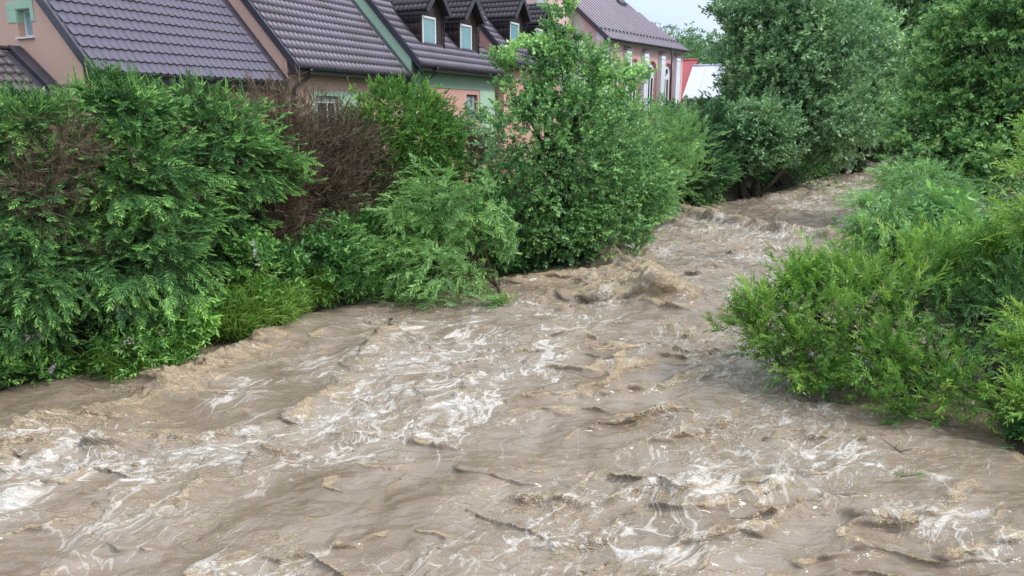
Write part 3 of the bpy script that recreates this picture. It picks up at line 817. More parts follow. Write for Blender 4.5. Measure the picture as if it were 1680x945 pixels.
def rot(x, y, a):
    c, s = math.cos(a), math.sin(a)
    return x * c + y * s, -x * s + y * c
def river_fields(x, y):
    s = -(x * .629 + y * .777); v = x * .777 - y * .629
    w1 = fbm(s * .3, v * .4, 3, 11); w2 = fbm(s * .3 + 9, v * .4, 3, 12)
    far = 1 + .5 * sstep(12, 35, y)
    calm = np.ones_like(x); lift = np.zeros_like(x)
    for cx, cy, rx, ry, h in CALM:
        g_ = np.exp(-((x - cx) / rx) ** 2 - ((y - cy) / ry) ** 2)
        calm *= 1 - .8 * g_
        lift += h * g_
    z = lift + .10 * far * perlin(x * .42 + w1 * .5, y * .35 + w2 * .5, 13) + .055 * far * perlin(x * .9 + w1, y * .9 + w2, 14)
    tan = np.zeros_like(x)
    cr_r = np.zeros_like(x); over = np.zeros_like(x)
    # random surging crests: warped ridges, long across the view, thrown downstream
    m1, m2_ = fbm(x * 1.1, y * 1.3, 3, 71), fbm(x * 1.1 + 5, y * 1.3, 3, 72)
    for fr, am, rt, sd, pw, ov in ((.55, .13, .30, 15, 5, .16), (1.0, .085, .12, 16, 7, .11), (1.8, .055, .25, 17, 6, .07), (3.4, .026, -.05, 18, 4, .028)):
        a, b = rot(x + w1 * .35 + m1 * .16 / fr ** .5, y + w2 * .35 + m2_ * .22 / fr ** .5, rt)
        q = 1 - np.abs(perlin(a * fr * .45, b * fr * 1.15, sd)) * 1.6
        q = np.clip(q, 0, 1) ** pw
        msk = sstep(-.20, .45, perlin(x * fr * .4, y * fr * .4, sd + 60))
        z = z + am * far * calm * q * msk
        over = over + ov * np.where(y > 25, .5, 1) * calm * q * msk
        if fr < 3: tan += sstep(.30, .9, q) * msk * np.clip(.75 + 1.3 * perlin(x * 1.9, y * 2.4, sd + 31), 0, 1.5) * calm
    rough = sstep(-.3, .5, fbm(x * .35, y * .35, 2, 24))
    tw = .16 * fbm(x * 2.2, y * 2.2, 2, 25)
    for pl, h, wd, tn in CRESTS:
        lo = np.array(pl).min(0) - 3; hi = np.array(pl).max(0) + 3
        mk = (x > lo[0]) & (x < hi[0]) & (y > lo[1]) & (y < hi[1])
        if not mk.any(): continue
        xx, yy = x[mk] + tw[mk] * min(1, wd * 2), y[mk] + tw[mk] * .6 * min(1, wd * 2)
        d = seg_dist(xx, yy, pl)
        k = np.exp(-(d / wd) ** 2)
        m2 = .55 + .45 * perlin(xx * 1.7 / max(wd, .2) * .4, yy * 1.7 / max(wd, .2) * .4, 26)
        z[mk] += h * k * m2 * (1.25 if wd < .22 else 1)
        tan[mk] += tn * np.exp(-(d / (wd * (.95 if wd > .25 else .7))) ** 2) * np.clip(.7 + 1.3 * perlin(xx * 4.1, yy * 4.1, 27), .0, 1.4)
        over[mk] = np.maximum(over[mk], k * (1.45 if pl[0][1] < 25 else .6) * min(wd, .5) * np.clip(m2 + .2, .3, 1.2))
        cr_r[mk] = np.maximum(cr_r[mk], k * min(1, h * 4.2))
    # torn, lumpy water on the breaking crests
    rg = np.abs(perlin(x * 2.6 + w1, y * 2.6, 28)) * .8 + np.abs(perlin(x * 5.7, y * 5.3, 29)) * .5 + np.abs(perlin(x * 11, y * 10.5, 31)) * .28
    z += cr_r * (.17 * rg - .04 + .05 * np.abs(perlin(x * 21, y * 20, 38))) * np.where(y > 17, 1.3, 1)
    chop = np.abs(perlin(x * 2.3 + w1, y * 3.6 + w2, 32)) * .075 + np.abs(perlin(x * 4.2 + w2 + m1 * .5, y * 7.5, 36)) * .028
    z -= chop * far * (.35 + .65 * calm) * (.45 + .75 * rough)
    foam = np.zeros_like(x)
    for cx, cy, rx, ry, k in FOAM:
        g_ = k * np.exp(-(((x - cx) / (rx * 1.25)) ** 2 + ((y - cy) / (ry * 1.25)) ** 2))
        foam = np.maximum(foam, g_)
    foam = foam * (.62 + .75 * fbm(x * .9, y * .9, 4, 34)) + .30 * rough + .10 * sstep(0, .6, fbm(x * .5 + 7, y * .5, 3, 35)) + .25 * np.clip(tan, 0, 1)
    foam *= .35 + .65 * calm
    return z, np.minimum(foam, .95), tan, (s, v, w1, w2, over, (.25 + .75 * rough) * (.3 + .7 * calm))

ny, nx = 880, 620
ty = 5.0 * (125 / 5.0) ** (np.linspace(0, 1, ny))
tx = np.linspace(-1.05, 1.0, nx)
RX = tx[None, :] * (ty[:, None] + 1.2); RY = np.repeat(ty[:, None], nx, 1)
ins = inside(RX, RY); bd = bank_d(RX, RY)
RZ_, foam, tanm, (fs, fv, w1, w2, over, chopm) = river_fields(RX, RY)
edge = sstep(0, .8, bd)
RZ_ = np.where(ins, RZ_ * (.35 + .65 * edge), -.02 + .0 * RX)
keep = (ins | (bd < .7))
fc = grid_faces(ny, nx)
kf = keep.ravel()[fc].all(1)
fc = fc[kf]
used = np.unique(fc)
remap = np.full(ny * nx, -1, np.int32); remap[used] = np.arange(len(used))
# throw the crests forward, downstream, so that they overhang their troughs
over = over * edge * ins + .3 * np.clip(RZ_ - .05, 0, .6)
VX = RX - .50 * over; VY = RY - .85 * over
verts = np.stack([VX, VY, RZ_], -1).reshape(-1, 3)[used]
flow = np.stack([fs * .46 + w1 * .6, fv * .95 + w2 * .6, 0 * fs], -1).reshape(-1, 3)[used]

def water_mat():
    m = bpy.data.materials.new('muddy_water')
    m.use_nodes = True
    n, l = m.node_tree.nodes, m.node_tree.links
    b = n['Principled BSDF']
    def nd(t, **k):
        x = n.new(t)
        for a, v in k.items(): setattr(x, a, v)
        return x
    fl = nd('ShaderNodeAttribute', attribute_name='flow')
    fo = nd('ShaderNodeAttribute', attribute_name='foam')
    ta = nd('ShaderNodeAttribute', attribute_name='tan')
    geo = nd('ShaderNodeNewGeometry')
    def noise(vec, sc, det=6, rough=.55, dist=0):
        t = nd('ShaderNodeTexNoise'); t.inputs['Scale'].default_value = sc; t.inputs['Detail'].default_value = det
        t.inputs['Roughness'].default_value = rough; t.inputs['Distortion'].default_value = dist
        l.new(vec, t.inputs['Vector']); return t.outputs['Fac']
    def math_(op, a, b_=None, c=None, clamp=False):
        t = nd('ShaderNodeMath', operation=op, use_clamp=clamp)
        for i, q in enumerate((a, b_, c)):
            if q is None: continue
            if isinstance(q, (int, float)): t.inputs[i].default_value = q
            else: l.new(q, t.inputs[i])
        return t.outputs[0]
    def vein(nz, width):        # thin lines where the noise crosses its middle value
        d = math_('ABSOLUTE', math_('SUBTRACT', nz, .5))
        return math_('SUBTRACT', 1.0, math_('DIVIDE', d, width), clamp=True)
    F = fl.outputs['Vector']
    Pn = geo.outputs['Position']
    foam_ = fo.outputs['Fac']
    def warp(sc, amp, det=4):
        t = nd('ShaderNodeTexNoise'); t.inputs['Scale'].default_value = sc; t.inputs['Detail'].default_value = det; t.inputs['Roughness'].default_value = .55
        l.new(F, t.inputs['Vector'])
        q = nd('ShaderNodeVectorMath', operation='MULTIPLY_ADD'); q.inputs[1].default_value = (amp, amp, 0)
        l.new(t.outputs['Color'], q.inputs[0]); l.new(F, q.inputs[2]); return q.outputs[0]
    def lace(vec, sc, width, gate, crisp):
        v = nd('ShaderNodeTexVoronoi', feature='DISTANCE_TO_EDGE'); v.inputs['Scale'].default_value = sc
        l.new(vec, v.inputs['Vector'])
        wdt = math_('MULTIPLY', width, gate, clamp=True)
        return math_('MULTIPLY', math_('SUBTRACT', 1.0, math_('DIVIDE', v.outputs['Distance'], math_('MAXIMUM', wdt, .0008))), crisp, clamp=True)
    g1 = math_('MULTIPLY', math_('SUBTRACT', noise(F, 2.2, 4, .6), .37), 5.0, clamp=True)
    g2 = math_('MULTIPLY', math_('SUBTRACT', noise(F, 4.1, 4, .6), .44), 5.0, clamp=True)
    g3 = math_('MULTIPLY', math_('SUBTRACT', noise(Pn, 7.0, 4, .6), .46), 5.0, clamp=True)
    L1 = lace(warp(1.3, 1.9), 1.5, math_('MULTIPLY_ADD', foam_, .125, .004), g1, 1.2)
    L2 = lace(warp(2.6, .95), 3.6, math_('MULTIPLY_ADD', foam_, .17, -.008), g2, 1.2)
    L3 = lace(warp(5.0, .5), 8.0, math_('MULTIPLY_ADD', foam_, .21, -.03), g3, 1.15)
    patch = math_('MULTIPLY', math_('SUBTRACT', math_('ADD', math_('MULTIPLY', foam_, .42), noise(F, 5.5, 8, .72, .2)), 1.0), 4.0, clamp=True)
    haze_ = math_('MULTIPLY', math_('MULTIPLY', foam_, noise(F, 3.0, 7, .68)), .28, clamp=True)
    white = math_('MAXIMUM', math_('MAXIMUM', L1, math_('MULTIPLY', L2, .85)), math_('MAXIMUM', math_('MULTIPLY', L3, .65), math_('MULTIPLY', patch, .45)))
    white = math_('MULTIPLY', white, math_('MULTIPLY_ADD', foam_, 1.1, .12), clamp=True)
    white = math_('MAXIMUM', white, haze_)
    white = math_('MULTIPLY', white, math_('MULTIPLY_ADD', noise(Pn, 18, 4, .7), .8, .5), clamp=True)
    tn = math_('MULTIPLY', math_('SUBTRACT', math_('ADD', math_('MULTIPLY', ta.outputs['Fac'], 1.05), noise(Pn, 14, 7, .75)), .78), 3.4, clamp=True)
    braid = math_('MAXIMUM', lace(warp(6.0, .5), 9.0, .16, noise(Pn, 9, 3), 1.3), lace(Pn, 11.0, .22, noise(Pn, 15, 3), 1.3))
    tn = math_('MULTIPLY', tn, math_('MULTIPLY_ADD', braid, .6, .6), clamp=True)
    ch = nd('ShaderNodeAttribute', attribute_name='chop').outputs['Fac']
    mpg = nd('ShaderNodeMapping'); mpg.inputs['Rotation'].default_value = (0, 0, -.22); mpg.inputs['Scale'].default_value = (.62, 1.35, 1)
    l.new(Pn, mpg.inputs['Vector'])
    Q = mpg.outputs[0]
    def rope(sc, wd, lo):
        gate = math_('MULTIPLY', math_('SUBTRACT', math_('MULTIPLY_ADD', ch, .22, noise(Q, sc * .55, 4, .6)), lo), 7.0, clamp=True)
        return math_('MULTIPLY', vein(noise(Q, sc, 5, .6, .25), wd), gate)
    rp = math_('MAXIMUM', math_('MAXIMUM', rope(1.5, .030, .60), rope(3.1, .040, .60)), math_('MULTIPLY', rope(6.2, .05, .62), .8))
    rp = math_('MULTIPLY', rp, math_('MULTIPLY_ADD', noise(Pn, 11, 4, .65), 1.6, .1), clamp=True)
    mud = nd('ShaderNodeValToRGB')
    mud.color_ramp.elements[0].position = .32; mud.color_ramp.elements[0].color = (.158, .112, .068, 1)
    mud.color_ramp.elements[1].position = .68; mud.color_ramp.elements[1].color = (.275, .212, .155, 1)
    l.new(noise(F, 1.1, 6, .6, .4), mud.inputs['Fac'])
    def mix(f, a, c):
        t = nd('ShaderNodeMix', data_type='RGBA')
        if isinstance(f, float): t.inputs[0].default_value = f
        else: l.new(f, t.inputs[0])
        if isinstance(a, tuple): t.inputs[6].default_value = a
        else: l.new(a, t.inputs[6])
        if isinstance(c, tuple): t.inputs[7].default_value = c
        else: l.new(c, t.inputs[7])
        return t.outputs[2]
    tcol = mix(noise(Pn, 26, 5, .7), (.30, .175, .075, 1), (.72, .56, .35, 1))
    c1 = mix(math_('MULTIPLY', tn, .9), mud.outputs['Color'], tcol)
    c1 = mix(math_('MULTIPLY', rp, .62), c1, tcol)
    c2 = mix(white, c1, (.82, .745, .645, 1))
    l.new(c2, b.inputs['Base Color'])
    fr = math_('MAXIMUM', white, tn)
    l.new(math_('MULTIPLY_ADD', math_('MAXIMUM', fr, rp), .5, .115), b.inputs['Roughness'])
    b.inputs['IOR'].default_value = 1.38
    r1 = noise(Q, 2.8, 4, .5, .3)
    r2 = noise(Pn, 24, 6, .65, .2)
    h = math_('ADD', math_('MULTIPLY', noise(Q, 7, 3, .5, .3), .55), math_('ADD', math_('ADD', math_('MULTIPLY', r1, 2.0), math_('MULTIPLY', math_('MULTIPLY', r2, fr), .6)), math_('MULTIPLY_ADD', rp, 1.1, math_('MULTIPLY', fr, .55))))
    bp = nd('ShaderNodeBump'); l.new(math_('MULTIPLY_ADD', math_('MAXIMUM', fr, rp), .6, .30), bp.inputs['Strength']); bp.inputs['Distance'].default_value = .09
    l.new(h, bp.inputs['Height'])
    l.new(bp.outputs['Normal'], b.inputs['Normal'])
    return m
M['water'] = water_mat()
rv = np_mesh('river_water', verts, remap[fc], M['water'], smooth=True,
             attrs={'foam': ('POINT', foam.ravel()[used]), 'tan': ('POINT', tanm.ravel()[used]), 'chop': ('POINT', chopm.ravel()[used])}, vec_attrs={'flow': flow})
tag(rv, 'muddy brown flood water with white foam and breaking crests', 'river', kind='structure')

# spray and torn lumps thrown up along the big breaking waves
def spray(name, label, pls, n, hmax, size, seed):
    r = np.random.default_rng(seed)
    P = []
    for pl, wt, sd_ in pls:
        pl = np.array(pl, float)
        k = int(n * wt)
        t = r.random(k) * (len(pl) - 1); i = t.astype(int); f = (t - i)[:, None]
        p = pl[i] * (1 - f) + pl[np.minimum(i + 1, len(pl) - 1)] * f
        P.append(p + r.normal(size=(k, 2)) * sd_)
    P = np.concatenate(P)
    zz = river_fields(P[:, 0].copy(), P[:, 1].copy())[0]
    hgt = np.abs(r.normal(size=len(P))) * hmax * .45
    C_ = np.stack([P[:, 0], P[:, 1], zz + hgt], -1)
    oc = np.array([(1, 0, 0), (-1, 0, 0), (0, 1, 0), (0, -1, 0), (0, 0, 1), (0, 0, -1)], float)
    of = np.array([(0, 2, 4), (2, 1, 4), (1, 3, 4), (3, 0, 4), (2, 0, 5), (1, 2, 5), (3, 1, 5), (0, 3, 5)])
    sz = size * (.4 + r.random(len(P)) ** 2 * 1.4) * np.exp(-hgt / hmax)
    st = np.stack([sz * (1 + r.random(len(P)) * 1.5), sz * .8, sz * .8], -1)
    a = r.random(len(P)) * math.pi * 2; e = r.normal(size=len(P)) * .6
    fx = np.stack([np.cos(a) * np.cos(e), np.sin(a) * np.cos(e), np.sin(e)], -1)
    fy = np.stack([-np.sin(a), np.cos(a), 0 * a], -1); fz = np.cross(fx, fy)
    V = C_[:, None, :] + (oc[None, :, 0:1] * st[:, None, 0:1]) * fx[:, None] + (oc[None, :, 1:2] * st[:, None, 1:2]) * fy[:, None] + (oc[None, :, 2:3] * st[:, None, 2:3]) * fz[:, None]
    Fc = (of[None] + (np.arange(len(P)) * 6)[:, None, None]).reshape(-1, 3)
    o = np_mesh(name, V.reshape(-1, 3), Fc, M['spray'])
    tag(o, label, 'spray', kind='stuff')
M['spray'] = mat('muddy_spray', (.50, .36, .20), .5, .4, noise=(7, .7, (.66, .56, .42)))
spray('wave_spray', 'tan spray thrown up by the big wave below the alder', [([(3.1, 23.9), (3.8, 21.82), (4.05, 19.41), (3.94, 18.07)], .8, .32), ([(2.4, 20.8), (3.3, 19.8)], .2, .5)], 1100, .42, .011, 1)
spray('wave_spray', 'fine spray along the far breaking crest', [(CRESTS[6][0], 1, .3)], 400, .3, .02, 2)
spray('wave_spray', 'spray along the breaking wave beside the left bank', [(CRESTS[0][0][:5], 1, .16)], 300, .14, .006, 3)

# ------------------------------------------------------------------ vegetation
def leaf_mat(name, dark, mid, light, rough=.45, spec=.35, trans=.3):
    m = bpy.data.materials.new(name)
    m.use_nodes = True
    n, l = m.node_tree.nodes, m.node_tree.links
    b = n['Principled BSDF']
    at = n.new('ShaderNodeAttribute'); at.attribute_name = 'tint'
    rp = n.new('ShaderNodeValToRGB')
    rp.color_ramp.elements[0].position = .08; rp.color_ramp.elements[0].color = sp(dark)
    rp.color_ramp.elements[1].position = .92; rp.color_ramp.elements[1].color = sp(light)
    e = rp.color_ramp.elements.new(.5); e.color = sp(mid)
    l.new(at.outputs['Fac'], rp.inputs['Fac'])
    l.new(rp.outputs['Color'], b.inputs['Base Color'])
    b.inputs['Roughness'].default_value = rough
    b.inputs['Specular IOR Level'].default_value = spec
    if trans:
        tr = n.new('ShaderNodeBsdfTranslucent')
        l.new(rp.outputs['Color'], tr.inputs['Color'])
        ms = n.new('ShaderNodeMixShader'); ms.inputs[0].default_value = trans
        l.new(b.outputs[0], ms.inputs[1]); l.new(tr.outputs[0], ms.inputs[2])
        l.new(ms.outputs[0], n['Material Output'].inputs['Surface'])
    return m
M['l_spruce'] = leaf_mat('spruce_needles', (0.053, 0.124, 0.049), (0.143, 0.299, 0.090), (0.406, 0.689, 0.173), .75, .15, .08)
M['l_round'] = leaf_mat('clipped_spruce_needles', (0.049, 0.123, 0.036), (0.130, 0.290, 0.069), (0.390, 0.638, 0.110), .7, .2, .12)
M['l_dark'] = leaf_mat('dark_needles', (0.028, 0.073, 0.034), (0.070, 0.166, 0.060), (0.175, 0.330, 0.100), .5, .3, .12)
M['l_alder'] = leaf_mat('alder_leaves', (0.069, 0.164, 0.059), (0.159, 0.335, 0.110), (0.468, 0.742, 0.224), .4, .45, .25)
M['l_willow'] = leaf_mat('willow_leaves', (0.098, 0.208, 0.061), (0.232, 0.431, 0.129), (0.536, 0.797, 0.242), .42, .45, .3)
M['l_bright'] = leaf_mat('bright_willow_leaves', (.055, .14, .025), (.16, .33, .05), (.40, .58, .11), .4, .45, .35)
M['l_grey'] = leaf_mat('grey_green_leaves', (0.082, 0.170, 0.077), (0.209, 0.357, 0.155), (0.473, 0.682, 0.293), .45, .4, .28)
M['l_maple'] = leaf_mat('maple_leaves', (.05, .13, .045), (.125, .275, .085), (.34, .54, .16), .45, .4, .28)
M['l_far'] = leaf_mat('woodland_leaves', (0.052, 0.116, 0.058), (0.114, 0.225, 0.094), (0.244, 0.392, 0.145), .6, .25, .2)
M['l_herb'] = leaf_mat('herb_leaves', (0.045, 0.130, 0.038), (0.123, 0.300, 0.076), (0.355, 0.634, 0.127), .45, .4, .25)
M['l_grass'] = leaf_mat('grass_blades', (0.081, 0.174, 0.028), (0.179, 0.348, 0.048), (0.422, 0.522, 0.110), .5, .3, .3)
M['twig'] = leaf_mat('dead_twigs', (.065, .045, .028), (.15, .108, .072), (.27, .205, .14), .8, .15, 0)
M['petal'] = leaf_mat('pale_petals', (.45, .33, .36), (.60, .50, .52), (.75, .72, .70), .6, .2, .2)
M['bark'] = mat('dark_bark', (.035, .026, .02), .9, .2, noise=(6, .8, (.065, .055, .042)), bump=(14, .8, .03))
M['bark_l'] = mat('olive_bark', (.09, .075, .04), .8, .2, noise=(8, .8, (.05, .04, .025)), bump=(14, .5, .01))

def quad_leaf(p, d, nrm, ln, wd, fold=.12):
    """rhombic leaf, folded along its midrib"""
    d = d / np.linalg.norm(d)
    s = np.cross(nrm, d); s /= np.linalg.norm(s) + 1e-9
    u = np.cross(d, s)
    m = p + d * ln * .45
    return [p, m + s * wd / 2 + u * fold * wd, p + d * ln, m - s * wd / 2 + u * fold * wd]

def tmpl_leafy(nl, ln, wd, length=1.0, ang=50, seed=0, droop=0, jit=.35, fold=.2):
    r = np.random.default_rng(seed)
    V, T = [], []
    for i in range(nl):
        t = (i + .6) / nl
        sgn = 1 if i % 2 else -1
        p = np.array([t * length, 0, -droop * t * t * length])
        a = R(ang) * (1 - .45 * t) * sgn + r.normal() * jit * .5
        e = r.normal() * jit
        d = np.array([math.cos(a) * math.cos(e), math.sin(a) * math.cos(e), math.sin(e) - droop * t * .8])
        nn = np.array([r.normal() * jit, r.normal() * jit, 1.0])
        k = (.75 + .45 * math.sin(math.pi * min(1, t * .9 + .1))) * (.8 + .4 * r.random())
        V += quad_leaf(p, d, nn, ln * k, wd * k, fold)
        T.append(.28 * (t - .4) + r.normal() * .07)
    return np.array(V), np.array(T)

def tmpl_spruce(seed=0, shoots=9, sl=.28, sw=.07, droop=.15):
    """flat spray: an axis with side shoots, every shoot crossed bottle-brush blades plus a few needles"""
    r = np.random.default_rng(seed)
    V, T = [], []
    def shoot(p, d, ln, lum):
        d = d / np.linalg.norm(d)
        for q in range(2):
            a = q * math.pi / 2 + r.normal() * .2 + .4
            nn = np.array([0, math.sin(a), math.cos(a)]) + .01
            V.extend(quad_leaf(p, d, nn, ln, sw * (.9 + .3 * r.random()), .0)); T.append(lum + r.normal() * .04)
        for q in range(0):
            t = .1 + .8 * r.random()
            a = r.random() * 2 * math.pi
            s_ = np.array([.0, math.sin(a), math.cos(a)]); s_ = s_ - d * (s_ @ d)
            V.extend(quad_leaf(p + d * ln * t, d * .8 + s_ * .7, np.cross(d, s_) + .01, sw * .75, sw * .22, 0)); T.append(lum + r.normal() * .06)
    for i in range(shoots):
        t = (i + .5) / shoots
        sgn = 1 if i % 2 else -1
        a = sgn * R(48) * (1 - .2 * t) + r.normal() * .12
        ln = sl * (1.15 - .55 * t) * (.8 + .35 * r.random())
        shoot(np.array([t * .85, 0, -droop * t * t]), np.array([math.cos(a), math.sin(a), -droop * t + r.normal() * .12]), ln, .22 * t - .06)
    shoot(np.array([.8, 0, -droop * .7]), np.array([1, 0, -droop]), sl * .8, .22)
    for q in range(2):
        V.extend(quad_leaf(np.array([0., 0, 0]), np.array([1, 0, -droop * .5]), np.array([0, q, 1 - q + .01]), .9, sw * .7, 0)); T.append(-.12)
    return np.array(V), np.array(T)

def tmpl_twigs(seed=0, n=9):
    r = np.random.default_rng(seed)
    V, T = [], []
    for i in range(n):
        t = r.random() * .7
        d = np.array([1, r.normal() * .8, r.normal() * .6])
        V += quad_leaf(np.array([t, 0, 0]), d, r.normal(size=3), .35 + .4 * r.random(), .022, 0); T.append(r.normal() * .15)
    V += quad_leaf(np.array([0., 0, 0]), np.array([1., 0, 0]), np.array([0, 0, 1.]), 1, .035, 0); T.append(-.1)
    return np.array(V), np.array(T)

def tmpl_grass(seed=0, n=14):
    r = np.random.default_rng(seed)
    V, T = [], []
    for i in range(n):
        a = r.random() * 6.28
        lean = .15 + .5 * r.random()
        p = np.array([0, math.cos(a) * .08, math.sin(a) * .08])
        d1 = np.array([1, math.cos(a) * lean, math.sin(a) * lean]); d1 /= np.linalg.norm(d1)
        l1 = .5 + .3 * r.random(); w_ = .035
        V += quad_leaf(p, d1, r.normal(size=3), l1, w_, 0); T.append(r.normal() * .1)
        d2 = d1 + np.array([-.9, math.cos(a) * .5, math.sin(a) * .5])
        V += quad_leaf(p + d1 * l1 * .8, d2, r.normal(size=3), l1 * .7, w_ * .8, 0); T.append(r.normal() * .1 + .1)
    return np.array(V), np.array(T)

TM = {
    'spruce': [tmpl_spruce(i, 14, .34, .052) for i in range(4)],
    'spruce_fine': [tmpl_spruce(i + 9, 7, .42, .11, .05) for i in range(3)],
    'alder': [tmpl_leafy(10, .30, .19, 1, 55, i, .05, .55) for i in range(5)],
    'willow': [tmpl_leafy(20, .27, .050, 1, 42, i, .22, .30) for i in range(5)],
    'willow_up': [tmpl_leafy(20, .25, .055, 1, 40, i + 5, .02, .35) for i in range(5)],
    'herb': [tmpl_leafy(9, .42, .16, 1, 60, i + 20, .18, .5) for i in range(4)],
    'far': [tmpl_leafy(9, .40, .22, 1, 60, i + 30, 0, .7) for i in range(4)],
    'twig': [tmpl_twigs(i) for i in range(4)],
    'grass': [tmpl_grass(i) for i in range(4)],
    'flower': [tmpl_leafy(14, .35, .25, .6, 80, i + 50, 0, 1.2) for i in range(2)],
}
def spread_sprigs(name, pos, dirs, scale, kind, material, parent, tint, ups=None, gain=1):
    """builds one mesh out of many sprigs (position, direction, size)"""
    r = np.random.default_rng(len(pos) + 3)
    n = len(pos)
    d = dirs / (np.linalg.norm(dirs, axis=1, keepdims=True) + 1e-9)
    up = np.array([0, 0, 1.0]) + r.normal(size=(n, 3)) * .35 if ups is None else ups
    yv = np.cross(up, d); yv /= np.linalg.norm(yv, axis=1, keepdims=True) + 1e-9
    zv = np.cross(d, yv)
    which = r.integers(0, len(TM[kind]), n)
    VV, TT_ = [], []
    for k, (tv, tt) in enumerate(TM[kind]):
        m = which == k
        if not m.any(): continue
        s = scale[m][:, None, None]
        P = pos[m][:, None, :] + s * (tv[None, :, 0:1] * d[m][:, None] + tv[None, :, 1:2] * yv[m][:, None] + tv[None, :, 2:3] * zv[m][:, None])
        VV.append(P.reshape(-1, 3))
        TT_.append((tint[m][:, None] + tt[None] * gain + r.normal(size=(m.sum(), len(tt))) * .04).ravel())
    V = np.concatenate(VV)
    F = np.arange(len(V), dtype=np.int32).reshape(-1, 4)
    o = np_mesh(name, V, F, material, parent, attrs={'tint': ('FACE', np.clip(np.concatenate(TT_), 0, 1))})
    tag(o, kind='stuff')
    return o

def crown(name, blobs, n, size, kind, material, parent, seed, per=9, clump=.22, outw=.8, upw=.25, drp=0., tint0=.45, flat=.5, core=.2, gain=1, wind=(0, 0, 0), rmin=.72, tvar=.10, lump=0, lamp=.24):
    """foliage spread through overlapping ellipsoids in clumps, with gaps between the clumps"""
    r = np.random.default_rng(seed)
    B = np.array(blobs, float)
    wgt = (B[:, 3] * B[:, 5]) ** .9 + .02
    nc = max(4, n // per)
    tries = nc * 5
    bi = r.choice(len(B), tries, p=wgt / wgt.sum())
    u = r.normal(size=(tries, 3)); u /= np.linalg.norm(u, axis=1, keepdims=True)
    rad = np.where(r.random(tries) < core, .25 + .5 * r.random(tries), rmin + (1.06 - rmin) * r.random(tries) ** .6)
    rad = rad * (1 + .12 * r.normal(size=tries))
    c = B[bi, :3] + u * rad[:, None] * B[bi, 3:6]
    f_ = 1.15 / lump if lump else 1.15 / max(.45, float(np.median(B[:, 3])) * .5)
    nz = perlin(c[:, 0] * f_ + c[:, 2] * f_ * .8, c[:, 1] * f_ - c[:, 2] * f_ * .5, 70 + seed % 5) + perlin(c[:, 2] * f_ * 1.3 + 5, (c[:, 0] - c[:, 1]) * f_ * .9, 76)
    c = B[bi, :3] + (c - B[bi, :3]) * (1 + lamp * np.clip(nz, -1, .45))[:, None]
    nr = np.min(np.linalg.norm((c[:, None, :] - B[None, :, :3]) / B[None, :, 3:6], axis=2) + 10 * (np.arange(len(B))[None] == bi[:, None]), axis=1)
    ok = (nr > .7) | (r.random(tries) < .25)
    tc_ = -c[:, :2] / np.linalg.norm(c[:, :2], axis=1, keepdims=True)
    ok &= ((u[:, :2] * tc_).sum(1) > -.3) | (r.random(tries) < .3)      # the side turned away is thinner
    gz = ground_z(c[:, 0], c[:, 1])
    ok &= c[:, 2] > np.maximum(gz, -.05) + .08
    c, u, bi = c[ok][:nc], u[ok][:nc], bi[ok][:nc]
    k = len(c)
    ctint = tint0 + r.normal(size=k) * tvar + .16 * perlin(c[:, 0] * 1.1 + c[:, 2], c[:, 1] * 1.1 - c[:, 2], 81)
    ci = np.repeat(np.arange(k), per)
    m = len(ci)
    br = B[bi[ci], 3]
    off = r.normal(size=(m, 3)) * (clump * br)[:, None] * np.array([1, 1, flat])
    p = c[ci] + off
    out = u[ci] * outw + off / (clump * br)[:, None] * .35
    d = out + r.normal(size=(m, 3)) * .35 + np.array([0, 0, upw - drp]) + np.array(wind)
    s = size * (.65 + .6 * r.random(m))
    gz = ground_z(p[:, 0], p[:, 1])
    ok = p[:, 2] > np.maximum(gz, 0) + .03
    p, d, s, ti = p[ok], d[ok], s[ok], (ctint[ci] + r.normal(size=m) * .07)[ok]
    spread_sprigs(name, p - d / np.linalg.norm(d, axis=1, keepdims=True) * (s * .5)[:, None], d, s, kind, material, parent, ti, gain=gain)
    return c

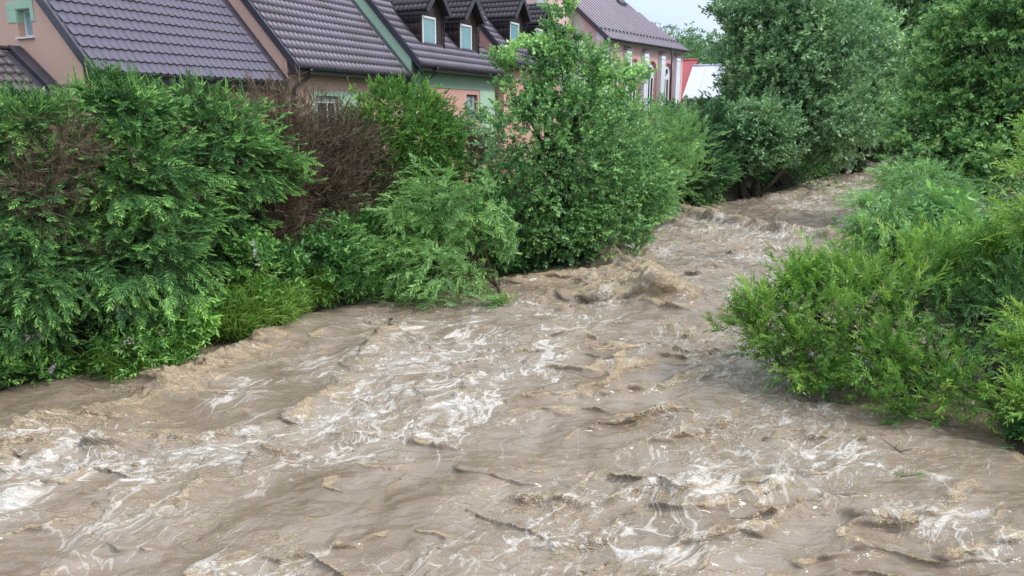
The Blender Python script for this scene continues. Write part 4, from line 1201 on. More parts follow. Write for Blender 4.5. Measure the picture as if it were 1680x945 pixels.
def limbs(base, blobs, pts, parent, r0=.12, seed=0, nb=60, material='bark', lean=0, name='trunk', stems=1, spread=.15):
    """tapered trunk(s), limbs to every blob, branches to clumps"""
    r = np.random.default_rng(seed)
    B = np.array(blobs, float)
    base = np.array(base, float)
    cen = np.average(B[:, :3], axis=0, weights=B[:, 3])
    for s_ in range(stems):
        b0 = base + np.array([r.normal() * spread, r.normal() * spread, 0]) * (stems > 1)
        tb = MB()
        top = cen + np.array([0, 0, .3 * B[:, 5].max()]) if stems == 1 else B[s_ % len(B), :3]
        ks = [0, .12, .35, .6, .85, 1.0]
        pts_ = [b0 + (top - b0) * t + np.array([r.normal(), r.normal(), 0]) * .06 * np.linalg.norm(top - b0) * (t > .1) * .5 for t in ks]
        tb.tube(pts_, [r0 * q for q in (1.5, 1.0, .8, .6, .35, .12)], 9)
        # root flare
        if stems == 1:
            for a in np.arange(0, 6.2, 1.25):
                q = np.array([math.cos(a), math.sin(a), 0])
                tb.tube([pts_[0] + q * r0 * 2.3 - (0, 0, .12), pts_[0] + q * r0 * 1.0 + (0, 0, r0 * 1.0), pts_[1]], [r0 * .3, r0 * .45, r0 * .5], 6)
        tb.build(name, M[material], parent, True)
    bb = MB()
    fork = base + (cen - base) * .35
    for b in B:
        e = b[:3]
        mid = fork * .45 + e * .55 + r.normal(size=3) * .15
        bb.tube([fork + (e - fork) * .0, mid, e + r.normal(size=3) * .1], [r0 * .45, r0 * .28, r0 * .1], 6, False)
    if len(pts):
        for i in r.choice(len(pts), min(nb, len(pts)), replace=False):
            e = pts[i]
            j = np.argmin(np.linalg.norm(B[:, :3] - e, axis=1))
            a = B[j, :3] * .7 + fork * .3
            mid = (a + e) / 2 + r.normal(size=3) * .12 + np.array([0, 0, .05])
            bb.tube([a, mid, e], [r0 * .2, r0 * .12, r0 * .04], 4, False)
    tag(bb.build('branches', M[material], parent, True), kind='stuff')

def tree(name, label, cat, base, blobs, n, size, kind, material, seed, group=None, bark='bark', r0=.12, nb=60, stems=1, spread=.15, layers=(), trunk='trunk', **kw):
    base = (base[0], base[1], float(ground_z(base[0], base[1])) - .05 if len(base) < 3 else base[2])
    t = empty(name, base)
    tag(t, label, cat, group)
    B = [(b[0] - base[0], b[1] - base[1], b[2] - base[2]) + tuple(b[3:]) for b in blobs]
    # the crown is built in world coordinates and moved into the frame of the tree
    pts = crown('crown', blobs, n, size, kind, material if not isinstance(material, str) else M[material], t, seed, **kw)
    for nm, bl, n2, s2, k2, m2, kw2 in layers:
        crown(nm, bl, n2, s2, k2, M[m2], t, seed + 77, **kw2)
    limbs(base, blobs, pts, t, r0, seed, nb, bark, stems=stems, spread=spread, name=trunk)
    for c in t.children: c.location = (-base[0], -base[1], -base[2])
    return t

SPR1 = [(-8.17, 12.84, 4.25, .77, .77, .60), (-8.16, 12.6, 3.13, .86, .86, .91), (-8.1, 12.42, 1.93, .96, .96, .91), (-8.45, 12.65, .96, .65, .65, .6), (-9.3, 13.2, 3.4, .9, .9, 1.2), (-9.6, 12.8, 2.0, .9, .9, 1.2)]
SPR2 = [(-7.42, 14.41, 4.42, .97, .97, .80), (-7.12, 14.1, 3.28, 1.25, 1.25, 1.14), (-6.93, 13.88, 1.95, 1.31, 1.31, 1.08), (-7.3, 13.95, .98, .95, .8, .7), (-6.35, 14.65, 1.15, .5, .5, .55)]
SPR3 = [(-6.52, 16.29, 4.35, 1.1, 1.0, .80), (-6.07, 16.07, 3.49, 1.2, 1.2, 1.0), (-6.1, 16.0, 2.33, .70, .78, .85), (-5.2, 16.97, 3.50, .68, .68, .30), (-5.1, 16.8, 3.0, .6, .6, .22)]
tree('spruce_tree', 'spruce at the left edge of the photo, its base in flowering weeds', 'tree', (-8.6, 13.4), SPR1, 3200, .40, 'spruce', 'l_spruce', 1,
     'topped spruces along the left bank', nb=40, clump=.24, outw=.9, upw=0, drp=.15, tint0=.36, flat=.35, gain=1.6, per=11, rmin=.62)
tree('spruce_tree', 'widest topped spruce with drooping bright green shoots, in front of the nearest house', 'tree', (-7.3, 14.3), SPR2, 3900, .42, 'spruce', 'l_spruce', 2,
     'topped spruces along the left bank', nb=50, clump=.20, outw=.9, upw=0, drp=.18, tint0=.38, flat=.35, gain=1.6, per=11, rmin=.62)
tree('spruce_tree', 'spruce with long branches reaching right over the brown dead shrubs', 'tree', (-6.4, 16.5), SPR3, 2000, .42, 'spruce', 'l_spruce', 3,
     'topped spruces along the left bank', nb=50, clump=.22, outw=.9, upw=.05, drp=.12, tint0=.36, flat=.3, gain=1.6, per=11, rmin=.62)
# upright leader shoots of the topped spruces
def leaders(parent_label, spots, material, seed, h0=.5, name='leader_shoots'):
    r = np.random.default_rng(seed)
    P, D, S = [], [], []
    for (x, y, z, rx, ry, rz), n in spots:
        for _ in range(n):
            a, q = r.random() * 6.28, r.random() ** .5
            p = np.array([x + rx * q * math.cos(a), y + ry * q * math.sin(a), z + rz * math.sqrt(max(0, 1 - q * q)) * .92])
            P.append(p); D.append([r.normal() * .12, r.normal() * .12, 1]); S.append(h0 * (.5 + .7 * r.random()))
    par = next(o for o in bpy.data.objects if o.get('label') == parent_label)
    o = spread_sprigs(name, np.array(P), np.array(D), np.array(S), 'twigtip', material, par, np.full(len(P), .55) + r.normal(size=len(P)) * .1, ups=r.normal(size=(len(P), 3)))
    o.location = -par.location
def tmpl_leader(seed):
    r = np.random.default_rng(seed); V, T = [], []
    for q in range(2): V += quad_leaf(np.array([0., 0, 0]), np.array([1., 0, 0]), np.array([0, q, 1 - q + .01]), 1, .045, 0); T.append(.05)
    for i in range(14):
        a = r.random() * 6.28; t = r.random() * .85
        V += quad_leaf(np.array([t, 0, 0]), np.array([.8, math.cos(a), math.sin(a)]), r.normal(size=3), .09, .022, 0); T.append(r.normal() * .05)
    for i in range(4):
        a = i * 1.57 + r.random(); 
        V += quad_leaf(np.array([.05, 0, 0]), np.array([1, math.cos(a), math.sin(a)]), r.normal(size=3), .4, .05, 0); T.append(.1)
    return np.array(V), np.array(T)
TM['twigtip'] = [tmpl_leader(i) for i in range(4)]
leaders('spruce at the left edge of the photo, its base in flowering weeds', [(SPR1[0], 30)], M['l_spruce'], 1, .42)
leaders('widest topped spruce with drooping bright green shoots, in front of the nearest house', [(SPR2[0], 55)], M['l_spruce'], 2, .5)
leaders('spruce with long branches reaching right over the brown dead shrubs', [(SPR3[0], 45)], M['l_spruce'], 3, .45)

D1 = [(-5.55, 18.24, 4.05, 1.05, .94, .85), (-5.7, 17.76, 2.96, 1.0, 1.0, 1.15), (-5.75, 17.19, 1.75, .78, .78, .85)]
D2 = [(-4.67, 19.48, 3.70, .96, .96, .95), (-4.74, 18.87, 2.71, .84, .84, .92), (-3.97, 20.3, 2.89, .66, .66, .83)]
tree('dead_shrub', 'brown dead shrub between the spruce and the downpipe of the middle house', 'shrub', (-5.7, 18.0), D1, 2000, .55, 'twig', 'twig', 4,
     'dead brown shrubs', nb=80, clump=.3, outw=.8, upw=.5, tint0=.45, flat=1, core=.5, per=6, tvar=.05)
tree('dead_shrub', 'brown dead shrub right under the green framed window', 'shrub', (-4.6, 19.3), D2, 1900, .55, 'twig', 'twig', 5,
     'dead brown shrubs', nb=80, clump=.3, outw=.8, upw=.5, tint0=.45, flat=1, core=.5, per=6, tvar=.05)
tree('dead_branches', 'patch of bare brown twigs amid the left spruces', 'branches', (-7.9, 13.2), [(-7.4, 12.75, 3.85, .45, .4, .42), (-7.75, 12.25, 3.3, .45, .3, .28)], 480, .42, 'twig', 'twig', 6,
     nb=20, r0=.05, clump=.55, outw=.3, upw=.0, tint0=.5, flat=1, core=.5, per=6, tvar=.05)
RS = [(-3.19, 21.75, 4.02, 1.46, 1.3, 1.28), (-2.97, 21.75, 2.8, 1.22, 1.22, 1.22), (-3.65, 21.0, 3.3, .83, .83, 1.2), (-2.43, 23.0, 3.2, .84, .84, 1.4)]
tree('clipped_spruce', 'rounded dense light green spruce clipped into a dome beside the brown shrubs', 'tree', (-3.1, 21.8), RS, 8000, .23, 'spruce_fine', 'l_round', 7,
     nb=30, clump=.09, outw=.9, upw=.25, tint0=.45, flat=.8, core=.06, per=6, rmin=.9, gain=1.3, lump=.5, lamp=.08)
leaders('rounded dense light green spruce clipped into a dome beside the brown shrubs', [(RS[0], 130)], M['l_round'], 5, .26)
tree('young_tree', 'small reddish twigged young tree between dome shaped spruce and alder', 'tree', (-1.3, 25.6), [(-1.37, 26.0, 3.85, .7, .6, .75), (-1.26, 25.9, 2.86, .63, .63, 1.05), (-1.91, 25.27, 4.0, .44, .44, .5)],
     260, .45, 'alder', 'l_grey', 8, bark='bark', nb=40, r0=.07, clump=.3, upw=.3, tint0=.5, layers=[('twigs', [(-1.3, 25.4, 3.0, .8, .6, 1.2)], 260, .5, 'twig', 'twig', dict(clump=.3, tint0=.4, flat=1, core=.4, upw=.3))])
WI = [(-3.09, 18.8, 1.57, 1.16, 1.0, .77), (-2.17, 19.0, 1.93, 1.09, 1.0, 1.09), (-1.25, 19.2, 2.22, .86, .8, .78), (-2.98, 18.2, .86, 1.27, .9, .67), (-1.81, 18.4, .67, 1.1, .8, .6), (-3.87, 18.4, 1.25, .7, .5, .75), (-4.0, 18.1, .7, .5, .4, .45), (-.32, 19.5, 1.48, .42, .42, .7)]
tree('willow_bush', 'bushy willow bent leftwards by the flood, in front of the alder', 'bush', (-.2, 19.4, -.3), WI, 1400, .48, 'willow', 'l_willow', 9,
     bark='bark_l', r0=.05, nb=50, stems=6, spread=.25, clump=.22, outw=.5, upw=.1, drp=.25, tint0=.46, flat=.6, wind=(-.65, -.2, 0), per=8, trunk='stem', tvar=.13)
AL = [(1.05, 22.5, 5.7, .75, .8, 1.15), (.75, 22.1, 4.5, .65, .7, .9), (1.86, 22.5, 4.9, .8, .9, 1.0), (1.16, 22.4, 3.81, 1.8, 1.6, 1.51), (1.09, 22.5, 2.21, 1.6, 1.4, 1.54), (2.68, 23.1, 3.24, 1.5, 1.4, 1.48),
      (3.0, 23.2, 1.68, 1.5, 1.3, 1.3), (1.66, 22.6, 1.0, 1.4, 1.2, .8), (0.1, 22.0, 2.08, .89, .89, 1.42), (1.6, 22.5, 6.6, .36, .4, .6), (4.0, 24.2, 2.23, .97, .9, 1.17), (4.25, 24.6, .9, .45, .45, .6)]
tree('alder_tree', 'tall bushy alder in the centre, hiding part of the church and houses', 'tree', (1.4, 23.2), AL, 6000, .31, 'alder', 'l_alder', 10,
     nb=150, r0=.13, stems=4, spread=.3, clump=.20, outw=.7, upw=.25, tint0=.44, flat=.6, core=.18, per=7, tvar=.12, gain=1.3,
     layers=[('upper_shoots', [(2.4, 22.8, 6.0, .8, .6, .6), (-.17, 22.0, 5.75, .35, .35, .6), (3.2, 23.5, 5.6, .9, .5, .6), (1.3, 22.5, 7.4, .35, .35, .6), (.95, 22.3, 6.2, .45, .5, .6), (2.9, 23.2, 5.1, .8, .6, .6)], 420, .42, 'alder', 'l_alder', dict(clump=.32, upw=.7, outw=.5, tint0=.6, core=.4, per=6))])
tree('willow_bush', 'feathery willow branches hanging over water right of the alder', 'bush', (4.0, 25.2), [(4.9, 24.6, 2.5, .7, .6, .45), (4.7, 24.5, 1.9, .6, .6, .5), (4.3, 24.3, 1.3, .5, .5, .5)], 300, .5, 'willow', 'l_willow', 31,
     bark='bark_l', r0=.05, nb=20, clump=.25, drp=.2, wind=(.8, 0, 0), tint0=.5, trunk='stem')
tree('willow_bush', 'light green willows in front of the church wall', 'bush', (5.3, 32.6), [(5.21, 32.0, 3.9, 1.91, 1.6, 1.1), (7.31, 34.0, 3.5, 1.62, 1.6, 1.2), (3.94, 31.0, 4.1, 1.72, 1.5, 1.1), (6.0, 32.0, 2.2, 2.2, 1.5, 1.4), (6.8, 32.0, 3.0, 1.0, 1.0, .9)], 1500, .55, 'willow_up', 'l_willow', 11,
     nb=40, clump=.2, upw=.5, tint0=.42, per=8)
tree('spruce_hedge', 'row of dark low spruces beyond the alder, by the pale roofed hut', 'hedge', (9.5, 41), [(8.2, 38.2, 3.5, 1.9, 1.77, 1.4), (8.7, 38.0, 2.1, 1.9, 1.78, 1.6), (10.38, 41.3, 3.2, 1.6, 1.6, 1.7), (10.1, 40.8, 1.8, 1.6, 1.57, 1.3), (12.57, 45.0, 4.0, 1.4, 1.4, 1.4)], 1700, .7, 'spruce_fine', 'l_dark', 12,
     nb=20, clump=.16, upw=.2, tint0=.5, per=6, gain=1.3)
tree('hazel_bush', 'dark green bush at the far bend just left of the leaning trunk tree', 'bush', (10.2, 40.2), [(9.9, 39.6, 1.5, 1.2, 1.0, 1.2), (11.0, 41.0, 1.6, 1.0, 1.0, 1.2), (8.9, 38.0, 1.0, .8, .8, .8)], 700, .5, 'alder', 'l_alder', 13,
     nb=20, clump=.2, tint0=.35, per=7)
MID1 = [(16.4, 47.0, 7.99, 3.1, 3.0, 2.9), (14.4, 46.0, 6.32, 1.9, 2.2, 2.4), (18.73, 48.0, 7.36, 2.94, 2.94, 3.3), (16.74, 47.0, 4.85, 3.64, 3.2, 2.7), (14.7, 47.0, 9.5, 1.9, 2.0, 1.9), (18.32, 47.0, 3.63, 3.3, 2.8, 1.9), (16.4, 47.0, 10.6, 2.6, 2.4, 1.9), (13.2, 47, 10.6, 1.2, 1.2, 1.0)]
MID2 = [(12.61, 42.0, 3.3, 1.75, 1.6, 1.6), (13.72, 42.0, 3.7, 1.7, 1.6, 1.6), (12.5, 41.7, 2.35, 1.35, 1.3, .75), (14.31, 42.0, 2.7, 1.32, 1.2, .9)]
tree('crack_willow', 'big grey green willow rising behind the flooded trunk, centre right', 'tree', (16.0, 46.6), MID1, 7600, .56, 'far', 'l_grey', 14,
     r0=.3, nb=120, clump=.17, upw=.3, tint0=.42, per=7, flat=.6, core=.15, tvar=.12, gain=1.2)
tree('willow_tree', 'small willow standing in the flood on a short dark trunk', 'tree', (12.55, 41.2, -.4), MID2, 2300, .46, 'far', 'l_grey', 15,
     r0=.20, nb=60, clump=.17, upw=.3, tint0=.42, per=7, gain=1.2)
MID3 = [(26.91, 60.0, 6.34, 2.5, 2.36, 3.78), (26.02, 60.0, 10.39, 2.7, 2.56, 3.25), (26.36, 58.0, 4.2, 2.5, 2.31, 1.85), (23.0, 57.0, 3.8, 2.2, 2.0, 1.7), (22.5, 57, 6.0, 2.5, 2.4, 3.0), (24.0, 60, 11.6, 2.4, 2.4, 2.4)]
tree('willow_tree', 'green willow tinted pale like mist at the far end of the visible water', 'tree', (25.8, 60), MID3, 4200, .80, 'far', 'l_grey', 16,
     r0=.3, nb=50, clump=.18, upw=.3, tint0=.62, per=7)  # raised leaf tint stands in for mist; no haze is built
FARR = [(36.66, 75.0, 11.31, 3.8, 3.49, 4.66), (40.59, 76.0, 12.41, 4.5, 4.06, 4.64), (32.99, 71.0, 7.18, 2.8, 2.47, 3.85), (35.5, 68.0, 5.5, 3.0, 2.57, 3.3), (33.0, 69.0, 3.45, 2.4, 2.16, 2.7), (39.39, 78.0, 16.13, 4.9, 4.78, 3.4), (45, 78, 12, 5, 4, 6), (31, 80, 12, 3, 3, 5)]
tree('ash_tree', 'tall tree tinted pale like mist behind the river bend, upper right', 'tree', (37, 76), FARR, 5000, 1.1, 'far', 'l_far', 17,
     r0=.4, nb=50, clump=.18, upw=.2, tint0=.70, per=7, tvar=.14)  # distance mist is put into the leaf colour as a paler tint
RT = [(19.3, 32.6, 6.45, 2.25, 2.25, 2.5), (17.9, 31.6, 4.5, 1.95, 2.0, 1.97), (19.4, 30.4, 4.5, 1.9, 1.9, 2.14), (17.0, 30.4, 2.9, 1.7, 1.7, 1.32), (19.4, 30.4, 7.44, 1.63, 1.63, 2.09), (19.4, 32.5, 8.5, 1.9, 1.48, 1.6), (16.6, 31.2, 3.9, 1.0, 1.1, 1.1), (18.9, 29.3, 2.45, 1.87, 1.87, 1.4), (21.5, 31.5, 6, 2, 2, 3), (21, 31, 9.3, 2, 2, 1.6)]
tree('maple_tree', 'broad dark green tree on the right bank above the willow bushes', 'tree', (19.5, 32.5), RT, 6300, .50, 'alder', 'l_maple', 18,
     r0=.25, nb=80, clump=.15, outw=.9, upw=.05, drp=.1, tint0=.56, per=8, flat=.4, core=.12, tvar=.15, gain=1.3)
SH = [(12.9, 24.2, 2.35, 1.6, 1.2, .62), (11.4, 22.3, 1.75, 1.1, 1.0, .65), (12.9, 22.3, 1.75, 1.07, 1.0, .65), (10.1, 20.6, 1.3, .66, .6, .5), (10.3, 21.3, 2.0, .7, .4, .22), (13.4, 24, 1.6, 1.4, 1, .9)]
tree('willow_bush', 'pale grey green willow spreading low over the water, right bank', 'bush', (12.2, 23.4), SH, 1500, .50, 'willow', 'l_willow', 19,
     bark='bark_l', r0=.07, nb=60, stems=3, spread=.3, clump=.2, upw=.05, drp=.2, tint0=.40, wind=(-.3, -.1, 0), per=8, trunk='stem')
RW = [(4.9, 13.0, 1.22, .87, .8, .55), (4.36, 12.6, .87, .55, .55, .55), (5.67, 13.4, 1.65, .67, .6, .5), (5.57, 12.3, .98, 1.13, 1.0, .80), (7.0, 13.3, 1.50, .90, .9, .66), (7.93, 13.5, 1.80, .85, .8, .60), (8.6, 12.8, 2.1, .7, .7, .65),
      (6.14, 11.5, .66, 1.07, .9, .62), (6.65, 10.7, .5, .8, .7, .45), (4.84, 11.9, .52, .68, .6, .40), (5.85, 10.4, .33, .38, .4, .28)]
tree('willow_bush', 'large bright green willow bush overhanging the near right of the river', 'bush', (8.0, 12.0), RW, 2900, .36, 'willow_up', 'l_bright', 20,
     bark='bark', r0=.06, nb=120, stems=5, spread=.4, clump=.20, outw=.55, upw=.35, tint0=.44, wind=(-.25, -.05, 0), per=8, flat=.7, core=.25, trunk='stem', tvar=.14, gain=1.2, lamp=.42,
     layers=[('long_shoots', [(5.0, 12.9, 1.8, .25, .25, .3), (6.3, 12.9, 1.9, .6, .5, .3), (7.4, 13.2, 2.15, .7, .5, .3), (8.6, 12.7, 2.7, .4, .5, .35), (4.3, 12.4, 1.2, .3, .4, .3)], 260, .55, 'willow_up', 'l_bright', dict(clump=.5, upw=.9, outw=.3, tint0=.62, core=.5, per=4))])
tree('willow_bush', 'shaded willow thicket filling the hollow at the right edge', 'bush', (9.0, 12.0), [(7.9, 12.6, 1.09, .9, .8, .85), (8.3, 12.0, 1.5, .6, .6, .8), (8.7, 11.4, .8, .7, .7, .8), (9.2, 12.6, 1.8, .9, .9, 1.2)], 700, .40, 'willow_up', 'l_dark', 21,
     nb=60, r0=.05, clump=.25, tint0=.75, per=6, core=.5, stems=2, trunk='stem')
tree('willow_bush', 'bright willow sprays reaching in at the right edge above the thicket', 'bush', (8.2, 10.2), [(6.95, 10.0, 3.85, .22, .2, .45), (7.7, 11.0, 3.1, .4, .3, .5), (7.4, 10.4, 1.3, .35, .4, .45), (7.1, 9.8, .75, .25, .3, .4)], 300, .40, 'willow_up', 'l_bright', 22,
     nb=25, r0=.035, clump=.35, upw=.3, tint0=.62, wind=(-.5, 0, 0), per=5, core=.4, trunk='stem')

# leaning trunk over the water and the dark stump beside it
t = empty('fallen_trunk', (14.9, 44.0, 0)); tag(t, 'bare leaning trunk slanting up right from the water under the willow', 'trunk')
MB().tube([(-.8, -.2, -.3), (.3, 0, .75), (1.4, .2, 2.1), (2.3, .5, 3.2)], [.16, .13, .1, .05], 8).build('trunk', M['bark_l'], t, True)
t = empty('tree_stump', (13.9, 43.2, 0)); tag(t, 'short dark snag with roots in the water, right of the trunk', 'stump')
MB().tube([(0, 0, -.4), (.0, 0, .2), (.1, 0, .9)], [.4, .28, .22], 9).tube([(.5, -.2, -.1), (.2, 0, .3), (.1, 0, .9)], [.08, .1, .05], 6).tube([(-.5, 0, -.1), (-.2, 0, .35), (0, 0, .8)], [.08, .1, .05], 6).build('trunk', M['bark'], t, True)
t = empty('tree_stump', (26.0, 57.0, 0)); tag(t, 'thick dark trunk foot at the far bend where the water disappears', 'stump')
MB().tube([(0, 0, -.4), (.1, 0, .6), (.35, 0, 2.2)], [.6, .42, .36], 9).build('trunk', M['bark'], t, True)

# ------------------------------------------------------------------ undergrowth, grass, flowers
def patch(name, label, cat, blobs, n, size, kind, material, seed, group=None, **kw):
    b = np.array(blobs)[:, :3].mean(0)
    e = empty(name, (b[0], b[1], float(ground_z(b[0], b[1]))))
    tag(e, label, cat, group)
    k = dict(clump=.3, outw=.6, upw=.4, tint0=.45, per=6, core=.5, flat=.7); k.update(kw)
    crown('foliage', blobs, n, size, kind, M[material], e, seed, **k)
    for c in e.children: c.location = -e.location
    return e
patch('leafy_plant', 'dark leafy weeds on the bank under the dead shrubs', 'plant', [(-4.7, 17.4, 1.5, .6, .5, .5), (-4.3, 17.6, .9, .7, .5, .6), (-5.2, 16.4, 1.3, .5, .4, .5)], 420, .34, 'herb', 'l_herb', 41, tint0=.32)
patch('leafy_plant', 'tall leafy weeds at the water edge left of the bent willow', 'plant', [(-3.7, 18.3, .55, .6, .4, .5), (-3.0, 18.7, .5, .7, .4, .4), (-4.2, 18.2, 1.3, .5, .4, .7)], 420, .36, 'herb', 'l_herb', 42, tint0=.46)
patch('climbing_plant', 'white flowered leafy climber at the right foot of the widest spruce', 'plant', [(-5.55, 15.6, 1.7, .4, .4, .5), (-5.6, 15.3, 1.1, .45, .4, .4)], 330, .28, 'alder', 'l_herb', 43, tint0=.55)
patch('leafy_plant', 'low leafy weeds at the water edge in the lower left corner', 'plant', [(-8.35, 12.2, .35, .45, .3, .4), (-8.0, 12.5, .2, .3, .25, .25), (-8.9, 11.7, .4, .5, .3, .4)], 300, .22, 'herb', 'l_herb', 44, tint0=.55)
patch('leafy_plant', 'pink flowered weeds hanging over water below the widest spruce', 'plant', [(-6.9, 12.95, .4, .6, .3, .35), (-6.35, 13.35, .35, .45, .3, .35), (-6.25, 13.5, .75, .3, .3, .3), (-7.3, 13.0, .5, .4, .3, .35)], 620, .20, 'herb', 'l_herb', 45, tint0=.52)
patch('leafy_plant', 'broad bright leaves poking out over water beside the grass tufts', 'plant', [(-5.85, 13.75, .7, .22, .2, .25)], 70, .34, 'herb', 'l_herb', 46, tint0=.8, upw=.1)
patch('willow_shoots', 'washed willow shoots lying in the water under the bent willow', 'branches', [(-1.6, 17.6, .12, 1.0, .3, .12), (-2.8, 17.9, .1, .6, .3, .12), (-.4, 17.7, .12, .3, .2, .12)], 220, .36, 'willow', 'l_willow', 47, wind=(-1, 0, 0), tint0=.35, upw=0)
patch('leafy_plant', 'dark weeds along the foot of the alder at the water', 'plant', [(1.9, 23.2, .4, 1.2, .4, .4), (.6, 22.4, .35, .6, .4, .35), (-.3, 21.6, .5, .6, .5, .5)], 420, .36, 'herb', 'l_herb', 48, tint0=.25)
patch('leafy_plant', 'weeds on the far left bank below the dark spruce row', 'plant', [(6.6, 34.0, .7, .9, .9, .6), (7.6, 36.6, .8, .8, .8, .6), (9.3, 38.6, .9, 1.0, .8, .6), (5.7, 31, .9, .8, .9, .8)], 420, .45, 'herb', 'l_herb', 49, tint0=.3)
patch('leafy_plant', 'dark green weeds at the water in the lower right corner', 'plant', [(7.35, 9.7, .2, .35, .4, .3), (7.7, 8.8, .3, .4, .5, .4), (8.2, 10.2, .5, .5, .6, .5)], 330, .24, 'herb', 'l_herb', 50, tint0=.3)
patch('leafy_plant', 'undergrowth on the right bank beneath the broad dark tree', 'plant', [(14.5, 27.0, 1.0, 1.2, 1.2, .8), (16.5, 29.5, 1.2, 1.5, 1.2, 1.0), (12.4, 24.6, .7, .8, .8, .6), (19, 33, 1.2, 1.5, 1.5, 1), (24, 40, 1.5, 3, 3, 1.5), (10.6, 16.5, 1.4, .8, 1.5, .8), (11.5, 19.5, 1.5, 1, 1.5, .9)], 1300, .55, 'herb', 'l_herb', 51, tint0=.38)
patch('leafy_plant', 'undergrowth on the right bank under the pale tinted far trees', 'plant', [(33, 52, 2.5, 4, 4, 2.5), (42, 64, 3, 5, 5, 3), (50, 76, 4, 6, 6, 4), (46, 95, 5, 9, 4, 6), (60, 92, 6, 8, 4, 6), (30, 78, 3.0, 4, 2, 2.4), (38, 90, 4, 5, 2, 4)], 1500, 1.3, 'far', 'l_far', 52, tint0=.4)
patch('leafy_plant', 'dark weeds on the far left bank behind the flooded willow trunks', 'plant', [(13.6, 45.0, .9, 1.4, .8, .8), (15.6, 47.2, .9, 1.6, .8, .8), (18.5, 50.5, 1.0, 2.0, 1, .9), (22.5, 56.5, 1.2, 2.5, 1, 1.0)], 520, .6, 'herb', 'l_herb', 54, tint0=.25)
patch('nettle_bush', 'green nettles between the dome shaped spruce and bent willow', 'plant', [(-2.9, 20.2, 1.5, .9, .5, .7), (-1.7, 21.0, 1.5, .9, .6, .7), (-.8, 21.2, 1.6, .7, .6, .8), (-3.9, 19.2, 1.6, .5, .4, .6)], 700, .36, 'herb', 'l_herb', 53, tint0=.36)

def grass(name, label, spots, seed, h=.5, group=None, tint0=.5, dr=(0, 0, -.0)):
    r = np.random.default_rng(seed)
    P, D, S = [], [], []
    for x, y, z, rx, ry, rz, n in spots:
        q = r.normal(size=(n, 3)) * .5 * np.array([rx, ry, rz]) + np.array([x, y, z])
        P.append(q); D.append(r.normal(size=(n, 3)) * .25 + np.array([dr[0], dr[1], 1 + dr[2]])); S.append(h * (.6 + .8 * r.random(n)))
    P, D, S = np.concatenate(P), np.concatenate(D), np.concatenate(S)
    c = P.mean(0)
    e = spread_sprigs(name, P - c, D, S, 'grass', M['l_grass'], None, tint0 + r.normal(size=len(P)) * .12, ups=r.normal(size=P.shape))
    e.location = c
    tag(e, label, 'grass', group, kind='stuff')
grass('grass', 'long yellow green grass hanging down the bank beside the widest spruce', [(-5.75, 14.75, .75, .35, .25, .5, 60), (-5.5, 15.0, .6, .25, .25, .5, 45), (-5.35, 15.4, .9, .2, .3, .5, 45)], 61, .55, dr=(.35, -.5, -1.5), tint0=.40)
grass('grass', 'grass tufts at the water edge where the brown wave swells up', [(-5.1, 15.6, .4, .3, .5, .3, 60), (-4.95, 16.4, .5, .2, .6, .3, 60), (-4.6, 17.2, .5, .4, .3, .3, 50)], 62, .45, dr=(.4, -.35, -.6), tint0=.36)
grass('grass', 'flattened reeds trailing in the current at the lower left bank', [(-7.0, 12.85, .12, .8, .12, .1, 40), (-6.2, 13.4, .14, .5, .15, .15, 30), (-6.0, 13.6, .35, .12, .12, .2, 25)], 63, .55, dr=(-1.0, -.45, -.9), tint0=.3)
grass('grass', 'small drifting grass tuft in front of the bent willow', [(-.15, 17.7, .08, .25, .1, .06, 18)], 64, .25, dr=(-.6, 0, -.4), tint0=.6)
r_ = np.random.default_rng(5)
gp = np.stack([r_.uniform(-14, 6, 2500), r_.uniform(9, 60, 2500)], 1)
d_ = bank_d(gp[:, 0], gp[:, 1]); ok = (~inside(gp[:, 0], gp[:, 1])) & (d_ < 3.0)
gp = gp[ok]; zz = ground_z(gp[:, 0], gp[:, 1])
e = spread_sprigs('bank_grass', np.stack([gp[:, 0], gp[:, 1], zz - .03], -1), r_.normal(size=(len(gp), 3)) * .25 + np.array([0, 0, 1]), .3 + .3 * r_.random(len(gp)), 'grass', M['l_grass'], None, .35 + .12 * r_.normal(size=len(gp)), ups=r_.normal(size=(len(gp), 3)))
tag(e, 'rough grass covering the left bank between trees and houses', 'grass', kind='stuff')

def flowers(label, pts, seed, size=.07, tint=.5):
    r = np.random.default_rng(seed)
    P = np.array(pts, float)
    c = P.mean(0)
    e = empty('flower', tuple(c)); tag(e, label, 'flower')
    for p in P:
        n = 7
        q = np.repeat(p[None], n, 0) + r.normal(size=(n, 3)) * size * .6
        o = spread_sprigs('blossom', q - c, r.normal(size=(n, 3)) + np.array([.2, -.6, .5]), np.full(n, size), 'flower', M['petal'], e, np.full(n, tint))
        s = MB().tube([tuple(p - c), tuple(p - c + np.array([-.02, .08, -.25]))], .006, 4); s.build('stem', M['bark_l'], e)
flowers('white climber flowers near the top of the leafy climber by the spruce', [(-5.32, 15.2, 1.95), (-5.25, 15.15, 1.8), (-5.28, 15.2, 1.66), (-5.22, 15.2, 1.5)], 71, .06, .9)
flowers('pinkish flower heads above the trailing reeds', [(-6.75, 12.68, .62), (-6.62, 12.75, .55), (-6.9, 12.62, .50), (-6.35, 13.1, .62)], 72, .06, .25)
flowers('pale flower heads at the far lower left edge', [(-7.9, 12.05, .95), (-8.05, 12.0, .9)], 73, .07, .4)
flowers('single pink blossom by the low weeds in the lower left', [(-7.85, 12.15, .30)], 74, .07, .1)
flowers('whitish flower heads in front of the dark spruce gap', [(-6.9, 12.7, 1.25), (-6.86, 12.7, 1.15), (-6.15, 13.55, .98)], 75, .05, .8)

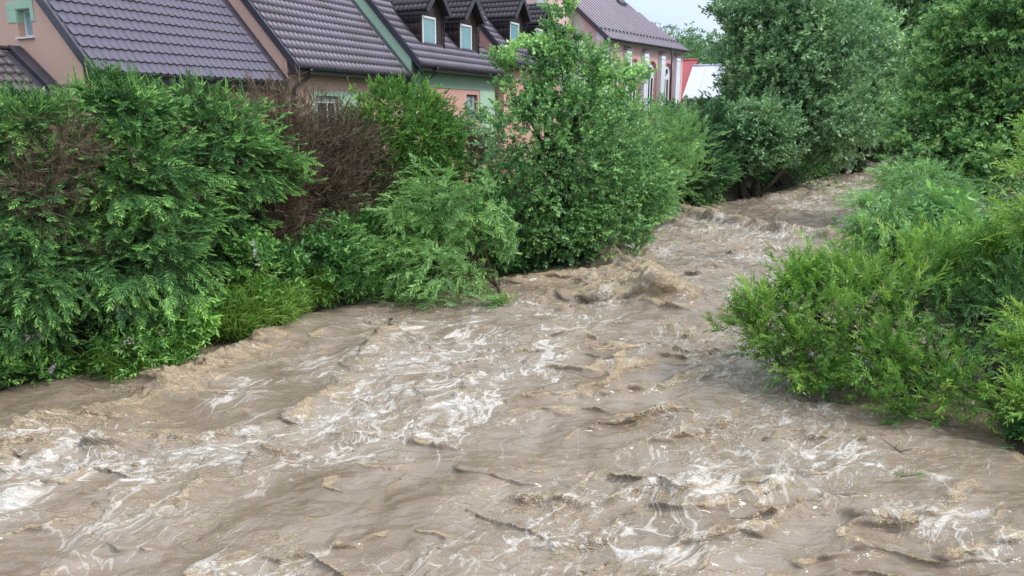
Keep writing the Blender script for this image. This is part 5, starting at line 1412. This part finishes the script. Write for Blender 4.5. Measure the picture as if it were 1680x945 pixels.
# broken twig with leaves floating at the right
t = empty('floating_twig', (5.35, 9.45, .03)); tag(t, 'bare dark twig sticking out of the water near the lower right bush', 'twig')
MB().tube([(-.22, .2, .10), (-.05, .03, .0), (.08, -.02, .06)], [.004, .009, .003], 6).tube([(-.1, .08, .03), (-.02, .12, .10)], [.005, .002], 5).build('twig', M['bark'], t, True)
t = empty('floating_twig', (5.05, 8.7, .05)); tag(t, 'leafy green sprig floating on the water near the lower right bush', 'twig')
spread_sprigs('leaves', np.array([(-.05, 0, .03), (.05, .05, .02), (0, -.03, .05)]), np.array([(-1, -.3, .2), (1, .2, .1), (.2, -1, .3)], float), np.array([.22, .2, .2]), 'willow_up', M['l_bright'], t, np.array([.5, .6, .5]))
MB().tube([(-.15, 0, .0), (.15, .03, .03)], [.007, .004], 5).build('stem', M['bark'], t)
t = empty('litter', (-6.15, 14.45, .28)); tag(t, 'crumpled white packet with an orange strip caught under the bank', 'litter')
MB().hexa([(-.14, -.05, 0), (.08, -.07, .01), (.09, .05, 0), (-.12, .06, .02)], [(-.12, -.03, .06), (.07, -.06, .05), (.06, .04, .07), (-.1, .05, .05)]).build('packet', M['frame'], t)
M['orange'] = mat('orange_plastic', (.55, .13, .03), .5, .4, noise=(9, .5, (.4, .1, .03)))
MB().tube([(.07, -.05, .06), (.16, -.06, .03), (.24, -.03, -.06)], [.02, .018, .012], 6).build('strip', M['orange'], t)

# ------------------------------------------------------------------ wooded hillside
rf = np.random.default_rng(99)
def far_wood():
    P, D, S, T = [], [], [], []
    cand = 0
    while cand < 900:
        x = rf.uniform(-60, 330); y = rf.uniform(108, 235)
        px = 840 + 1230 * x / y
        if px < 950 or px > 2100: 
            cand += .02; continue
        if 50 < x < 64 and y > 170: cand += .02; continue
        z = float(hill_z(np.array([x]), np.array([y]))[0])
        big = rf.random()
        h, r0 = 5.0 + 5 * big, 1.6 + 1.6 * big
        conifer = rf.random() < .25
        dens = 24 if px < 1260 else 7
        tn = .35 + .45 * rf.random()
        for _ in range(dens):
            a = rf.random() * 6.28; q = rf.random()
            if conifer:
                rr = r0 * .75 * (1 - q) + .15; zz_ = h * 1.15 * q
            else:
                rr = r0 * math.sin(math.pi * min(1, .15 + .85 * q)) ** .7; zz_ = h * (.15 + .85 * q)
            P.append((x + rr * math.cos(a), y + rr * math.sin(a), z + zz_)); D.append((math.cos(a), math.sin(a), .5))
            S.append((1.3 if not conifer else .9) * (.7 + .6 * rf.random()) * (1 if px < 1260 else 2.0)); T.append(tn * (.6 if conifer else 1) + .08 * rf.normal())
        cand += 1
    e = spread_sprigs('hill_wood', np.array(P), np.array(D), np.array(S), 'far', M['l_far'], None, np.array(T))
    tag(e, 'mixed wood covering the hillside behind the church', 'wood', kind='stuff')
far_wood()
def far_spruce(x, y, h, label):
    z = float(hill_z(np.array([x]), np.array([y]))[0])
    t = empty('spruce_tree', (x, y, z)); tag(t, label, 'tree', 'lone spruces on the hill crest')
    MB().tube([(0, 0, -.5), (0, 0, h * .95)], [.25, .04], 6).build('trunk', M['bark'], t, True)
    n = 420; q = rf.random(n) ** 1.3; a = rf.random(n) * 6.28
    rr = h * .24 * (1 - q) * (.6 + .5 * rf.random(n)) + .05
    spread_sprigs('crown', np.stack([rr * .3 * np.cos(a), rr * .3 * np.sin(a), h * (.1 + .88 * q)], -1), np.stack([np.cos(a), np.sin(a), 0 * a - .15], -1), rr + .3, 'far', M['l_dark'], t, .5 + .1 * rf.normal(size=n))
far_spruce(54.5, 211, 6.0, 'taller of the two lone spruces on the hill crest')
far_spruce(59.5, 212, 5.0, 'shorter lone spruce on the hill crest, half behind the willow')
